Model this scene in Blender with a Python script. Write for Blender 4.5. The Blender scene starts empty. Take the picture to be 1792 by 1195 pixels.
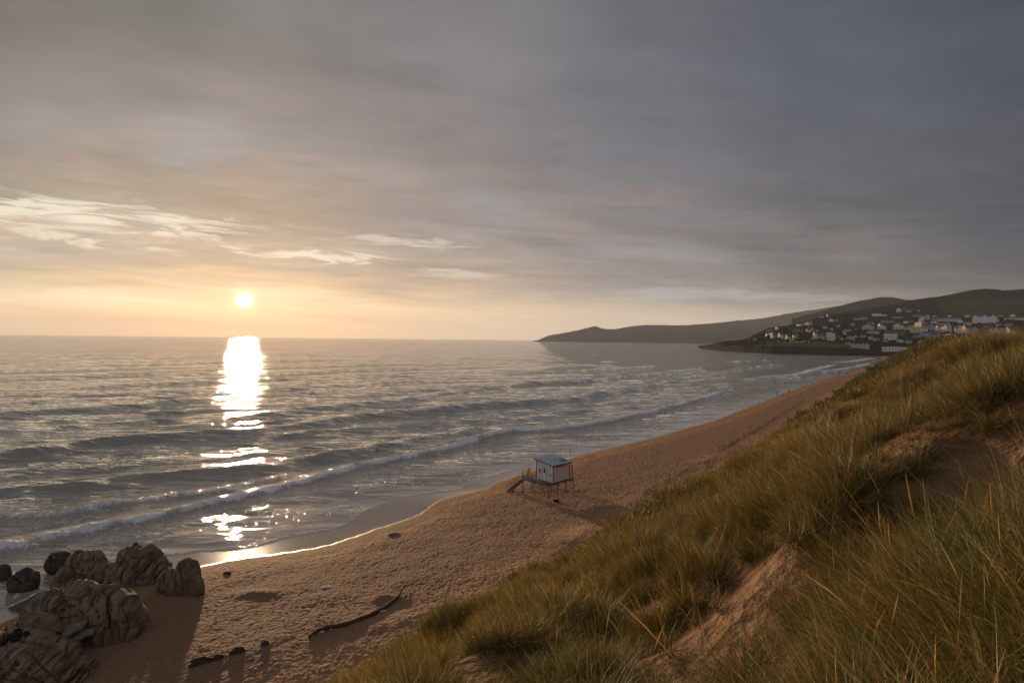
import bpy, bmesh, math, random
import numpy as np
from mathutils import Vector, Matrix
from mathutils.bvhtree import BVHTree

# ------------------------------------------------------------------ camera
sc = bpy.context.scene
HC = 24.0                      # eye height above the sea, metres
FP = 1000.0                    # focal length in pixels of the 1792 px wide frame
PITCH, ROLL = 0.0042, 0.010
cam_d = bpy.data.cameras.new("camera")
cam = bpy.data.objects.new("camera", cam_d)
sc.collection.objects.link(cam)
cam_d.sensor_width = 36.0
cam_d.lens = FP / 1792.0 * 36.0
cam_d.clip_start = 0.05
cam_d.clip_end = 120000.0
cam.matrix_world = (Matrix.Translation((0, 0, HC)) @ Matrix.Rotation(math.pi/2 - PITCH, 4, 'X')
                    @ Matrix.Rotation(ROLL, 4, 'Z'))
sc.camera = cam
sc.view_settings.view_transform = 'Standard'
sc.view_settings.look = 'None'
sc.view_settings.gamma = 1.0
EXPOSURE = 1.0
sc.view_settings.exposure = EXPOSURE
sc.cycles.max_bounces = 6
sc.cycles.diffuse_bounces = 3
sc.cycles.glossy_bounces = 3
sc.cycles.transmission_bounces = 3
sc.cycles.volume_bounces = 0
sc.cycles.caustics_reflective = False
sc.cycles.caustics_refractive = False
sc.cycles.sample_clamp_direct = 0.0
sc.cycles.sample_clamp_indirect = 4.0

# photograph pixel (1792 x 1195) -> direction in the place
_F = np.array([0, math.cos(PITCH), -math.sin(PITCH)])
_U0 = np.array([0, math.sin(PITCH), math.cos(PITCH)])
_R0 = np.array([1.0, 0, 0])
_R = math.cos(ROLL)*_R0 + math.sin(ROLL)*_U0
_U = math.cos(ROLL)*_U0 - math.sin(ROLL)*_R0
def ray(px, py):
    d = _F + (px-896)/FP*_R + (597.5-py)/FP*_U
    return d / d[1]            # per metre of depth
def azel(px, py):
    d = ray(px, py)
    return math.atan2(d[0], d[1]), math.atan2(d[2], math.hypot(d[0], d[1]))
def at_z(px, py, z=0.0):       # point of the ray at height z
    d = ray(px, py)
    t = (z-HC)/d[2]
    return np.array([d[0]*t, t])
def at_y(px, py, y):
    d = ray(px, py)
    return np.array([d[0]*y, y, HC+d[2]*y])

# ------------------------------------------------------------------ sun
SUN_AZ, SUN_EL = azel(427, 525)
sun_dir = Vector((math.sin(SUN_AZ)*math.cos(SUN_EL), math.cos(SUN_AZ)*math.cos(SUN_EL), math.sin(SUN_EL)))
ld = bpy.data.lights.new("sun", 'SUN')
ld.energy = 3.1
ld.angle = math.radians(1.0)
ld.color = (1.0, 0.71, 0.44)
lo = bpy.data.objects.new("sun", ld)
sc.collection.objects.link(lo)
lo.rotation_euler = (-sun_dir).to_track_quat('-Z', 'Y').to_euler()

# ------------------------------------------------------------------ node helpers
class E:
    """a value or vector socket with operators that add maths nodes"""
    nt = None
    def __init__(s, sock): s.s = sock
    @staticmethod
    def m(op, *a, clamp=False):
        n = E.nt.nodes.new('ShaderNodeMath'); n.operation = op; n.use_clamp = clamp
        for i, v in enumerate(a):
            if isinstance(v, E): E.nt.links.new(v.s, n.inputs[i])
            else: n.inputs[i].default_value = v
        return E(n.outputs[0])
    def __add__(s, o): return E.m('ADD', s, o)
    __radd__ = __add__
    def __sub__(s, o): return E.m('SUBTRACT', s, o)
    def __rsub__(s, o): return E.m('SUBTRACT', o, s)
    def __mul__(s, o): return E.m('MULTIPLY', s, o)
    __rmul__ = __mul__
    def __truediv__(s, o): return E.m('DIVIDE', s, o)
    def pow(s, o): return E.m('POWER', s, o)
    def clamp(s): return E.m('ADD', s, 0.0, clamp=True)
    def max(s, o): return E.m('MAXIMUM', s, o)
    def min(s, o): return E.m('MINIMUM', s, o)
def smooth(x, a, b):
    n = E.nt.nodes.new('ShaderNodeMapRange'); n.interpolation_type = 'SMOOTHSTEP'
    E.nt.links.new(x.s, n.inputs['Value'])
    n.inputs['From Min'].default_value = a; n.inputs['From Max'].default_value = b
    return E(n.outputs['Result'])
def combine(x, y, z):
    n = E.nt.nodes.new('ShaderNodeCombineXYZ')
    for i, v in enumerate((x, y, z)):
        if isinstance(v, E): E.nt.links.new(v.s, n.inputs[i])
        else: n.inputs[i].default_value = v
    return E(n.outputs[0])
def separate(v):
    n = E.nt.nodes.new('ShaderNodeSeparateXYZ'); E.nt.links.new(v.s, n.inputs[0])
    return E(n.outputs[0]), E(n.outputs[1]), E(n.outputs[2])
def noise(vec, scale, detail=3, rough=0.5, dist=0.0, lac=2.0):
    n = E.nt.nodes.new('ShaderNodeTexNoise')
    E.nt.links.new(vec.s, n.inputs['Vector'])
    n.inputs['Scale'].default_value = scale; n.inputs['Detail'].default_value = detail
    n.inputs['Roughness'].default_value = rough; n.inputs['Distortion'].default_value = dist
    n.inputs['Lacunarity'].default_value = lac
    return E(n.outputs['Fac'])
def voronoi(vec, scale, feature='F1', rand=1.0, out='Distance'):
    n = E.nt.nodes.new('ShaderNodeTexVoronoi'); n.feature = feature
    E.nt.links.new(vec.s, n.inputs['Vector'])
    n.inputs['Scale'].default_value = scale; n.inputs['Randomness'].default_value = rand
    return E(n.outputs[out])
def ramp(fac, stops, interp='LINEAR'):
    n = E.nt.nodes.new('ShaderNodeValToRGB')
    E.nt.links.new(fac.s, n.inputs['Fac'])
    cr = n.color_ramp; cr.interpolation = interp
    stops = sorted(stops)
    while len(cr.elements) < len(stops): cr.elements.new(0.5)
    for e, (p, c) in zip(cr.elements, stops):
        e.position = p
    for e, (p, c) in zip(cr.elements, stops):
        e.color = (c[0], c[1], c[2], 1)
    return E(n.outputs['Color'])
def mixc(f, a, b, mode='MIX'):
    n = E.nt.nodes.new('ShaderNodeMix'); n.data_type = 'RGBA'; n.blend_type = mode
    n.clamp_factor = True
    for key, v in ((0, f), (6, a), (7, b)):
        if isinstance(v, E): E.nt.links.new(v.s, n.inputs[key])
        elif isinstance(v, (tuple, list)): n.inputs[key].default_value = (*v, 1)
        else: n.inputs[key].default_value = v
    return E(n.outputs[2])
def wobble(vec, scale, normal, cx, cy, detail=4, rough=0.6, k=1.0):
    """a normal tilted by noise at every point: cx along the crests, cy across them"""
    nt = E.nt
    n = nt.nodes.new('ShaderNodeTexNoise'); nt.links.new(vec.s, n.inputs['Vector'])
    n.inputs['Scale'].default_value = scale; n.inputs['Detail'].default_value = detail; n.inputs['Roughness'].default_value = rough
    a, b, _ = separate(E(n.outputs['Color']))
    a = (a-0.5)*cx*(k if not isinstance(cx, E) else k); b = (b-0.5)*cy*k
    co, si = math.cos(math.radians(25)), math.sin(math.radians(25))
    off = combine(a*co - b*si, a*si + b*co, 0.0)
    v = nt.nodes.new('ShaderNodeVectorMath'); v.operation = 'ADD'
    nt.links.new(normal, v.inputs[0]); nt.links.new(off.s, v.inputs[1])
    w = nt.nodes.new('ShaderNodeVectorMath'); w.operation = 'NORMALIZE'; nt.links.new(v.outputs[0], w.inputs[0])
    return w.outputs[0]
def attr(name, col=False):
    n = E.nt.nodes.new('ShaderNodeAttribute'); n.attribute_name = name
    return E(n.outputs['Color' if col else 'Fac'])
def lin(*c):
    return tuple((x/255/12.92) if x <= 10 else ((x/255+0.055)/1.055)**2.4 for x in c)

# ------------------------------------------------------------------ sky
def build_world():
    w = bpy.data.worlds.new("World"); sc.world = w; w.use_nodes = True
    nt = w.node_tree; nt.nodes.clear(); E.nt = nt
    out = nt.nodes.new('ShaderNodeOutputWorld')
    tc = nt.nodes.new('ShaderNodeTexCoord')
    x, y, z = separate(E(tc.outputs['Generated']))
    hyp = E.m('SQRT', x*x + y*y)
    az = E.m('ARCTAN2', x, y)
    el = E.m('ARCTAN2', z, hyp)
    # the cloud deck, seen in perspective
    zz = z.max(0.0) + 0.10
    deck = combine(x/zz, y/zz, 0.0)
    deck2 = combine(x/zz*0.55, y/zz*1.1, 0.0)
    n1 = noise(deck, 0.55, 5, 0.55, 0.6) - 0.5
    n2 = noise(deck2, 1.9, 6, 0.6, 1.1) - 0.5
    n3 = noise(deck2, 0.33, 3, 0.5, 0.4) - 0.5
    low = smooth(el, 0.015, 0.12)
    elw = el + low*(n1*0.10 + n2*0.05) + (n2*0.010 + n1*0.012)
    azw = az + low*(n3*0.35 + n1*0.15)
    K = 0.5 ** EXPOSURE
    E0, E1 = -0.02, 0.75
    pos = lambda e: min(1, max(0, (e-E0)/(E1-E0)))
    # colours of the sky up a few bearings: (bearing column, [(row, rgb)])
    cols = [
     (-250, [(588,(238,206,163)),(560,(246,212,164)),(540,(252,224,176)),(518,(250,228,188)),(500,(214,190,158)),(470,(194,176,156)),(430,(186,174,160)),(390,(188,178,164)),(350,(168,154,138)),(290,(152,139,128)),(200,(146,138,132)),(100,(130,122,116)),(0,(116,111,107))]),
     (150, [(588,(240,205,168)),(560,(247,211,170)),(540,(253,222,182)),(518,(255,232,198)),(500,(232,204,170)),(470,(192,176,157)),(430,(184,175,164)),(390,(190,182,171)),(350,(170,156,140)),(290,(158,144,133)),(220,(152,145,140)),(100,(136,128,122)),(0,(121,116,112))]),
     (427, [(588,(250,212,172)),(565,(251,212,170)),(545,(254,220,182)),(525,(255,230,196)),(505,(252,220,182)),(485,(214,186,158)),(455,(186,172,157)),(420,(180,166,152)),(370,(172,155,140)),(300,(166,151,140)),(230,(150,143,142)),(120,(137,130,126)),(0,(127,122,119))]),
     (800, [(588,(240,208,176)),(565,(240,208,174)),(545,(238,209,176)),(525,(218,192,166)),(505,(188,170,154)),(485,(182,165,152)),(450,(172,158,149)),(410,(160,147,141)),(350,(154,142,138)),(260,(142,133,132)),(150,(132,127,127)),(0,(125,122,123))]),
     (1150,[(593,(222,198,176)),(565,(218,195,173)),(545,(206,188,170)),(525,(172,163,156)),(505,(150,143,140)),(470,(145,136,134)),(400,(130,124,126)),(300,(117,115,120)),(150,(108,108,116)),(0,(104,106,113))]),
     (1450,[(593,(190,175,162)),(560,(186,172,160)),(540,(172,160,151)),(522,(140,133,129)),(495,(119,112,110)),(440,(106,103,107)),(300,(96,98,106)),(150,(92,95,104)),(0,(88,91,101))]),
     (1792,[(595,(140,132,126)),(560,(120,114,112)),(530,(104,102,104)),(490,(82,84,91)),(420,(76,79,88)),(250,(80,84,93)),(100,(80,84,94)),(0,(76,80,91))]),
    ]
    cur = None
    prev_a = None
    for k, (px, st) in enumerate(cols):
        a0 = azel(px, 300)[0]
        stops = [(pos(azel(px, py)[1]), tuple(v*K for v in lin(*c))) for py, c in st]
        topc = stops[-1][1]
        stops.append((1.0, tuple(v*0.85 for v in topc)))
        r = ramp(((elw - E0)/(E1-E0)).clamp(), stops)
        if cur is None: cur = r
        else: cur = mixc(smooth(azw, prev_a, a0), cur, r)
        prev_a = a0
    # behind the viewer: even grey overcast
    back = smooth(E.m('ABSOLUTE', az), 1.0, 1.9)
    cur = mixc(back, cur, tuple(v*K for v in lin(146, 147, 154)))
    # thin and thick cloud, its peach undersides and cold blue-grey thin places
    sweep = combine(x/zz*0.45 + y/zz*0.20, y/zz*0.9 - x/zz*0.25, 3.0)
    n4 = noise(sweep, 0.9, 5, 0.55, 0.9) - 0.5
    n5 = noise(sweep, 2.6, 6, 0.62, 0.8) - 0.5
    m1 = 1.0 + low*(n2*0.34 + n1*0.38 + n4*0.62 + n5*0.50 + (noise(sweep, 6.5, 5, 0.6, 0.5) - 0.5)*0.30)
    cur = mixc(1.0, cur, combine(m1, m1, m1), 'MULTIPLY')
    left = 1.0 - smooth(az, -0.1, 0.75)
    peach = smooth(n4*0.8 + n2*0.5 - n1*0.3, 0.0, 0.16)*smooth(el, 0.05, 0.14)*(1.0 - smooth(el, 0.26, 0.46))
    cur = mixc(peach*(0.20 + left*0.42), cur, mixc(1.0, cur, (1.36, 1.06, 0.90), 'MULTIPLY'))
    cold = smooth(n1*0.7 - n4*0.7 + n5*0.4, 0.02, 0.20)*smooth(el, 0.10, 0.22)
    cur = mixc(cold*0.40, cur, mixc(1.0, cur, (0.97, 1.06, 1.20), 'MULTIPLY'))
    # low streaks over the horizon
    band = combine(az*2.2, el*52.0 + az*3.0, 0.0)
    st = noise(band, 1.0, 6, 0.62, 0.9) - 0.5
    lowband = smooth(el, 0.0, 0.025)*(1.0 - smooth(el, 0.16, 0.28))
    k0 = lowband*st
    cur = mixc(1.0, cur, combine(1.0 + k0*0.62, 1.0 + k0*0.68, 1.0 + k0*0.66), 'MULTIPLY')
    # brighter breaks in the cloud
    wisp = noise(combine(az*5.0 + n2*0.5, el*42.0 + n1*2.0, 0.3), 1.5, 9, 0.66, 1.4)
    def gap(px, py, rx, ry, col, amt, thr=0.5, soft=0.25, tilt=0.0, rag=4.6):
        nonlocal cur
        a, e = azel(px, py)
        wx = rx/FP*math.cos(a); wy = ry/FP*math.cos(a)
        dx = (az - a)/wx; dy = (el - e - (az - a)*tilt)/wy
        q = 1.0 - E.m('SQRT', dx*dx + dy*dy)
        m = smooth(q + (wisp-0.5)*rag, thr-soft, thr+soft)*smooth(q, -0.5, 0.4)
        cur = mixc(m*amt, cur, tuple(v*K for v in lin(*col)))
    gap(150, 378, 300, 30, (243,230,210), 0.95, 0.45, 0.4, 0.02)
    gap(80, 412, 110, 20, (238,224,202), 0.85, 0.55, 0.35, -0.12)
    gap(262, 434, 80, 14, (236,220,198), 0.85, 0.55, 0.35)
    gap(540, 447, 170, 18, (242,228,208), 0.95, 0.5, 0.4, -0.01)
    gap(730, 424, 130, 12, (222,212,200), 0.7, 0.5, 0.45, -0.05)
    gap(800, 479, 140, 9, (222,205,186), 0.7, 0.5, 0.45, -0.03)
    gap(1200, 515, 200, 12, (178,176,174), 0.7, 0.3, 0.6)
    gap(1390, 522, 120, 9, (170,170,170), 0.6, 0.3, 0.6, -0.02)
    gap(345, 252, 90, 62, (170,168,172), 0.45, 0.2, 0.9, 0.1, 4.5)
    gap(50, 230, 70, 50, (160,158,160), 0.4, 0.2, 0.9, 0.1, 4.5)
    gap(865, 358, 80, 28, (150,158,170), 0.42, 0.2, 0.9, -0.15, 5.0)
    gap(1150, 440, 150, 22, (150,152,158), 0.45, 0.1, 0.9, -0.12, 2.5)
    # glow round the low sun, and the sun itself
    dx = (az - SUN_AZ); dy = el - SUN_EL
    rr = E.m('SQRT', dx*dx + dy*dy)
    rw = E.m('SQRT', dx*dx + dy*dy*6.0)
    g1 = E.m('EXPONENT', rr*rr*(-1.0/0.017**2))
    g2 = E.m('EXPONENT', rw*(-1.0/0.06))
    disc = 1.0 - smooth(rr + n2*0.002, 0.006, 0.0145)
    up = smooth(el, -0.002, 0.001)
    add = combine(disc*1.2 + g1*0.26 + g2*0.030, disc*1.1 + g1*0.18 + g2*0.015, disc*0.85 + g1*0.08 + g2*0.008)
    add = mixc(1.0, add, combine(up, up, up), 'MULTIPLY')
    cur = mixc(1.0, cur, add, 'ADD')
    bg = nt.nodes.new('ShaderNodeBackground')
    nt.links.new(cur.s, bg.inputs['Color'])
    # clear air above the cloud deck, its light only just comes through
    sky = nt.nodes.new('ShaderNodeTexSky'); sky.sky_type = 'NISHITA'; sky.sun_disc = False
    sky.sun_elevation = SUN_EL; sky.sun_rotation = SUN_AZ
    bg2 = nt.nodes.new('ShaderNodeBackground'); bg2.inputs['Strength'].default_value = 0.08
    nt.links.new(sky.outputs[0], bg2.inputs['Color'])
    mx = nt.nodes.new('ShaderNodeMixShader'); mx.inputs[0].default_value = 0.06
    nt.links.new(bg.outputs[0], mx.inputs[1]); nt.links.new(bg2.outputs[0], mx.inputs[2])
    nt.links.new(mx.outputs[0], out.inputs['Surface'])
    w.cycles.sampling_method = 'MANUAL'; w.cycles.sample_map_resolution = 1024
build_world()

# ------------------------------------------------------------------ numeric helpers
def _hash(ix, iy, seed):
    h = (ix.astype(np.int64)*374761393 + iy.astype(np.int64)*668265263 + seed*1442695041) & 0xffffffff
    h = ((h ^ (h >> 13))*1274126177) & 0xffffffff
    return (h ^ (h >> 16)) & 0xffffffff
def gnoise(x, y, seed=0):
    """gradient noise, about -0.7 .. 0.7"""
    ix = np.floor(x); iy = np.floor(y); fx = x-ix; fy = y-iy
    u = fx*fx*fx*(fx*(fx*6-15)+10); v = fy*fy*fy*(fy*(fy*6-15)+10)
    r = 0
    for dx in (0, 1):
        for dy in (0, 1):
            a = _hash(ix+dx, iy+dy, seed)/4294967296.0*2*math.pi
            d = np.cos(a)*(fx-dx) + np.sin(a)*(fy-dy)
            r = r + d*(u if dx else 1-u)*(v if dy else 1-v)
    return r
def fbm(x, y, octaves=4, seed=0, gain=0.5):
    r = 0; a = 1.0
    for o in range(octaves):
        r = r + a*gnoise(x*2**o + 17.3*o, y*2**o - 9.1*o, seed+o); a *= gain
    return r
def sstep(x, a, b):
    t = np.clip((x-a)/(b-a), 0, 1); return t*t*(3-2*t)
def smin(a, b, k):
    h = np.clip(0.5+0.5*(b-a)/k, 0, 1); return b*(1-h)+a*h - k*h*(1-h)
def smax(a, b, k): return -smin(-a, -b, k)
def poly_dist(P, x, y, attrs=None):
    """distance to a polyline, and the position along it as a fraction of its points"""
    best = np.full(x.shape, 1e18); along = np.zeros(x.shape); side = np.zeros(x.shape)
    for i in range(len(P)-1):
        ax, ay = P[i]; bx, by = P[i+1]
        dx, dy = bx-ax, by-ay; L2 = dx*dx+dy*dy
        t = np.clip(((x-ax)*dx+(y-ay)*dy)/L2, 0, 1)
        d2 = (x-ax-t*dx)**2 + (y-ay-t*dy)**2
        m = d2 < best
        best = np.where(m, d2, best); along = np.where(m, i+t, along)
        cr = dx*(y-ay) - dy*(x-ax)
        side = np.where(m, np.sign(cr), side)
    return np.sqrt(best), along, side
def inside(P, x, y):
    r = np.zeros(x.shape, bool)
    n = len(P)
    for i in range(n):
        ax, ay = P[i]; bx, by = P[(i+1) % n]
        if ay == by: continue
        c = ((ay > y) != (by > y)) & (x < (bx-ax)*(y-ay)/(by-ay)+ax)
        r ^= c
    return r
def smooth_line(P, n=4):
    P = [np.array(p, float) for p in P]
    out = []
    for i in range(len(P)-1):
        p0 = P[max(0, i-1)]; p1 = P[i]; p2 = P[i+1]; p3 = P[min(len(P)-1, i+2)]
        for k in range(n):
            t = k/n
            out.append(0.5*((2*p1) + (-p0+p2)*t + (2*p0-5*p1+4*p2-p3)*t*t + (-p0+3*p1-3*p2+p3)*t**3))
    out.append(P[-1]); return out

# ------------------------------------------------------------------ coast lines, in plan
E_FOAM = [at_z(*p, 0.0) for p in [(-420,1330),(-120,1105),(20,1060),(80,1030),(150,1003),(230,984),(280,973),(326,969),(345,964),(400,962),(450,955),(500,941),(550,932),(600,921),(634,898),(664,884),(700,872),(748,864),(785,860),(811,855),(835,842),(892,825),(945,811),(1000,799)]]
E_DRY = [at_z(*p, 0.3) for p in [(-420,1345),(-120,1130),(0,1092),(70,1062),(170,1030),(250,1012),(329,997),(400,981),(480,970),(567,956),(640,932),(714,908),(741,895),(764,878),(791,869),(845,857),(868,846),(895,836),(945,820),(1005,800),(1042,791),(1100,777),(1150,765),(1200,750),(1245,738),(1290,721),(1330,706),(1370,690),(1410,675),(1450,662),(1500,649),(1540,637)]]
far_end = [(478,735),(520,800),(585,900),(625,985),(760,1050)]
DRY = smooth_line(E_DRY, 3) + [np.array(p, float) for p in far_end]
FOAM = smooth_line(E_FOAM, 3) + [p - np.array((0.8, -0.6))*w for p, w in
        [(E_DRY[i], 1.0+0.02*(i-20)) for i in range(20, len(E_DRY))]] + [np.array(p, float) - (2, 0) for p in far_end]
LAND_DRY = DRY + [np.array((6000., 1000.)), np.array((6000., -600.)), np.array((-200., -600.)), np.array((-300., 0.))]
LAND_FOAM = FOAM + [np.array((6000., 1000.)), np.array((6000., -600.)), np.array((-200., -600.)), np.array((-300., 0.))]
def s_line(x, y): return 0.8*x - 0.6*y + 56.7
def t_line(x, y): return 0.6*x + 0.8*y
def signed(line, land, x, y):
    d, a, _ = poly_dist(line, x, y)
    return np.where(inside(land, x, y), d, -d)

# hollows of bare sand and mounds on the dune: (photo x, photo y, depth, radius across, radius along view, height)
def dune_marks():
    M = []
    for px, depth, rx, ry, dz in [
        (1690, 8.0, 2.1, 1.7, -0.75), (1820, 8.8, 2.0, 1.6, -0.6),
        (1250, 8.2, 2.0, 2.4, -0.95), (1120, 8.5, 1.2, 1.6, -0.40),
        (1420, 8.2, 1.1, 1.0, 0.42), (1330, 9.8, 1.4, 1.4, 0.35), (1200, 10.5, 1.1, 1.1, 0.25),
        (1700, 14.5, 4.5, 2.6, 0.15), (1800, 13.0, 3.0, 2.6, -0.05), (1480, 13.5, 1.4, 1.6, 0.2),
        (1400, 18.0, 2.0, 2.6, 0.55), (1500, 22.0, 2.4, 3.4, -0.6), (1300, 21.0, 1.6, 2.0, -0.3),
        (900, 13.0, 1.1, 1.1, 0.35), (810, 12.5, 0.9, 0.9, 0.30), (960, 8.3, 0.8, 0.8, 0.22),
        (1660, 60.0, 12.0, 12.0, 0.8), (1560, 45.0, 7.0, 8.0, -0.7), (1720, 30.0, 6.0, 6.0, 0.4),
        (1500, 65.0, 8.0, 9.0, 0.7),
        (1100, 16.0, 3.2, 5.5, -0.75), (1200, 20.0, 2.0, 4.0, -0.35), (850, 14.5, 2.4, 2.8, 0.80), (950, 15.5, 1.6, 2.4, 0.45),
        (1395, 10.6, 1.3, 1.0, 0.45), (1490, 10.9, 1.5, 1.0, 0.55), (1075, 11.2, 1.1, 0.9, 0.40), (1570, 11.6, 1.6, 1.0, 0.45),
        (455, 50.0, 1.8, 0.9, 0.30), (676, 48.0, 0.9, 0.6, 0.32), (1080, 62.0, 6.0, 3.0, 0.5)]:
        M.append(((px-896)/FP*depth, depth, rx, ry, dz))
    M.append((0.0, 0.0, 3.6, 3.6, -0.40))
    return M
MARKS = dune_marks()

def land_height(x, y, fine=True):
    sd = signed(DRY, LAND_DRY, x, y)
    sf = signed(FOAM, LAND_FOAM, x, y)
    sl = s_line(x, y); tl = t_line(x, y)
    # shore: under water, the wet strip, the dry beach
    wet = np.clip(sf/np.maximum(sf-sd, 1e-3), 0, 1)
    hb = np.where(sf < 0, np.maximum(0.05*sf, -6.0), np.where(sd < 0, 0.02+0.26*wet**1.3, 0.28 + 0.14*np.minimum(sd, 2.5) + 0.085*np.clip(sd-2.5, 0, 22)))
    toe = 27.0 + 1.6*gnoise(tl/14.0, sl*0+3.0, 5) - 6.0*sstep(tl, 140, 320) - 4.0*sstep(tl, 320, 500) + 1.2*gnoise(tl/5.0, sl*0, 6)
    und = gnoise(x/9.0, y/9.0, 11)*1.3 + gnoise(x/4.0, y/4.0, 12)*0.75
    big = gnoise(tl/38.0, sl/22.0, 13)*(0.8+2.4*sstep(tl, 190, 260))*sstep(tl, 35, 90)
    rise = 1.95 + 0.665*(sl-toe) + (und + big)*sstep(sl-toe, 0, 10)
    rise = smin(rise, 23.7 + 1.6*gnoise(x/30, y/30, 14)*sstep(tl, 40, 90) + 0.004*np.clip(tl-60, 0, 500), 1.0)
    h = smax(hb, rise, 1.2)
    h = np.where((sf < 0) | (sl < toe-6), hb, h)
    for mx, my, rx, ry, dz in MARKS:
        q = ((x-mx)/rx)**2 + ((y-my)/ry)**2
        h = h + dz*np.exp(-q)
    if fine:
        dry = sstep(sd, 1.2, 6.0)
        dune = sstep(sl-toe, -1.0, 2.0)
        # trodden sand: pits and rims of footprints, smaller further from us than the eye can split
        f = 1.0-sstep(np.hypot(x, y), 140, 330)
        p1 = gnoise(x*2.3, y*1.8, 31); p2 = gnoise(x*3.6+3, y*3.0, 32); p3 = gnoise(x*5.9, y*5.1, 33); tr = sstep(gnoise(x/9+y/30, y/9, 38), -0.25, 0.3)
        pit = -np.clip(np.abs(p1)*-1+0.28, 0, 1)*0.30 - np.clip(p2-0.05, 0, 1)*0.19 + p3*0.03
        p0 = gnoise(x*1.15+7, y*0.95, 39)
        h = h + dry*(1-dune)*f*(pit*(0.30+0.24*tr) - np.clip(p0, -0.1, 1)*0.07)
        h = h + dry*0.10*gnoise(x/3.0, y/3.0, 34)*(1-dune)
        h = h + dune*(gnoise(x*0.9, y*0.9, 35)*0.07 + gnoise(x*3.2, y*3.2, 36)*0.025 + gnoise(x*9, y*9, 37)*0.006)
    return h, sd, sf, sl, toe

def grid_mesh(name, X, Y, Z, keep=None, attrs=None, mat=None):
    """a sheet from 2-D arrays"""
    R, C = X.shape
    idx = np.arange(R*C).reshape(R, C)
    q = np.stack([idx[:-1, :-1], idx[:-1, 1:], idx[1:, 1:], idx[1:, :-1]], -1).reshape(-1, 4)
    if keep is not None:
        q = q[keep.reshape(-1)]
    used = np.zeros(R*C, bool); used[q.reshape(-1)] = True
    remap = np.cumsum(used)-1
    q = remap[q]
    co = np.stack([X.reshape(-1), Y.reshape(-1), Z.reshape(-1)], -1)[used]
    me = bpy.data.meshes.new(name)
    me.vertices.add(len(co)); me.vertices.foreach_set('co', co.astype(np.float32).reshape(-1))
    me.loops.add(len(q)*4); me.loops.foreach_set('vertex_index', q.astype(np.int32).reshape(-1))
    me.polygons.add(len(q))
    me.polygons.foreach_set('loop_start', np.arange(0, len(q)*4, 4, dtype=np.int32))
    me.polygons.foreach_set('use_smooth', np.ones(len(q), bool))
    me.update(calc_edges=True)
    for k, v in (attrs or {}).items():
        a = me.attributes.new(k, 'FLOAT', 'POINT')
        a.data.foreach_set('value', v.reshape(-1)[used].astype(np.float32))
    o = bpy.data.objects.new(name, me); sc.collection.objects.link(o)
    if mat: me.materials.append(mat)
    return o
def new_mat(name):
    m = bpy.data.materials.new(name); m.use_nodes = True
    E.nt = m.node_tree
    b = m.node_tree.nodes['Principled BSDF']
    return m, b
def setin(b, key, v):
    if isinstance(v, E): E.nt.links.new(v.s, b.inputs[key])
    elif isinstance(v, tuple) and len(v) == 3: b.inputs[key].default_value = (*v, 1)
    else: b.inputs[key].default_value = v
def bump(h, strength, distance, b):
    n = E.nt.nodes.new('ShaderNodeBump')
    E.nt.links.new(h.s, n.inputs['Height'])
    n.inputs['Strength'].default_value = strength; n.inputs['Distance'].default_value = distance
    E.nt.links.new(n.outputs[0], b.inputs['Normal'])
    return n
def objco():
    n = E.nt.nodes.new('ShaderNodeTexCoord'); return E(n.outputs['Object'])
def simple_mat(name, col, rough=0.8, var=0.15, scale=3.0, metal=0.0, spec=0.3):
    m, b = new_mat(name)
    n = noise(objco(), scale, 4, 0.6)
    c = mixc(n, tuple(v*(1-var*1.6) for v in col), tuple(min(1, v*(1+var*1.2)) for v in col))
    setin(b, 'Base Color', c); setin(b, 'Roughness', rough); setin(b, 'Metallic', metal)
    setin(b, 'Specular IOR Level', spec)
    return m

# bare sand on the dune, as patches in plan: where the photograph shows no grass
SAND = []
def first_ground(px, py, y0=1.0, y1=1100.0):
    d = ray(px, py)
    t = np.exp(np.linspace(math.log(y0), math.log(y1), 4000))[None, :]
    h = land_height(d[0]*t, t, False)[0]
    below = (HC + d[2]*t < h)[0]
    if not below.any(): return None
    i = int(np.argmax(below)); return d[0]*t[0, i], t[0, i], float(h[0, i])
for px, py, rx, ry in [(1640,850,110,42),(1730,860,120,50),(1800,850,70,40),(1230,1118,160,50),(1110,1085,60,36),(1170,1070,40,18),(1400,1165,100,34),(1130,1170,60,30),
                       (1560,812,50,18),(1500,712,60,22),(1440,735,44,12),(1370,775,60,26),(1330,765,50,40),(1300,800,30,16),(745,1062,22,26),(830,1120,30,16),(1620,690,60,12),
                       (640,1150,40,50),(560,1190,60,30),(1480,690,50,8)]:
    c = first_ground(px, py); e0 = first_ground(px, py-ry); e1 = first_ground(px, py+ry)
    if c is None or e0 is None or e1 is None: continue
    rr = max(0.3, min((e0[1]-e1[1])/2, c[1]*0.35))
    SAND.append((c[0], c[1], rx*c[1]/FP, rr))
def bareness(x, y):
    b = np.zeros(x.shape)
    wob = gnoise(x*1.1, y*1.1, 71)*0.5 + gnoise(x*3.5, y*3.5, 72)*0.25
    for mx, my, rx, ry in SAND:
        q = np.sqrt(((x-mx)/rx)**2 + ((y-my)/ry)**2)
        b = np.maximum(b, 1-sstep(q+wob*0.9, 0.75, 1.15))
    return b

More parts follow.
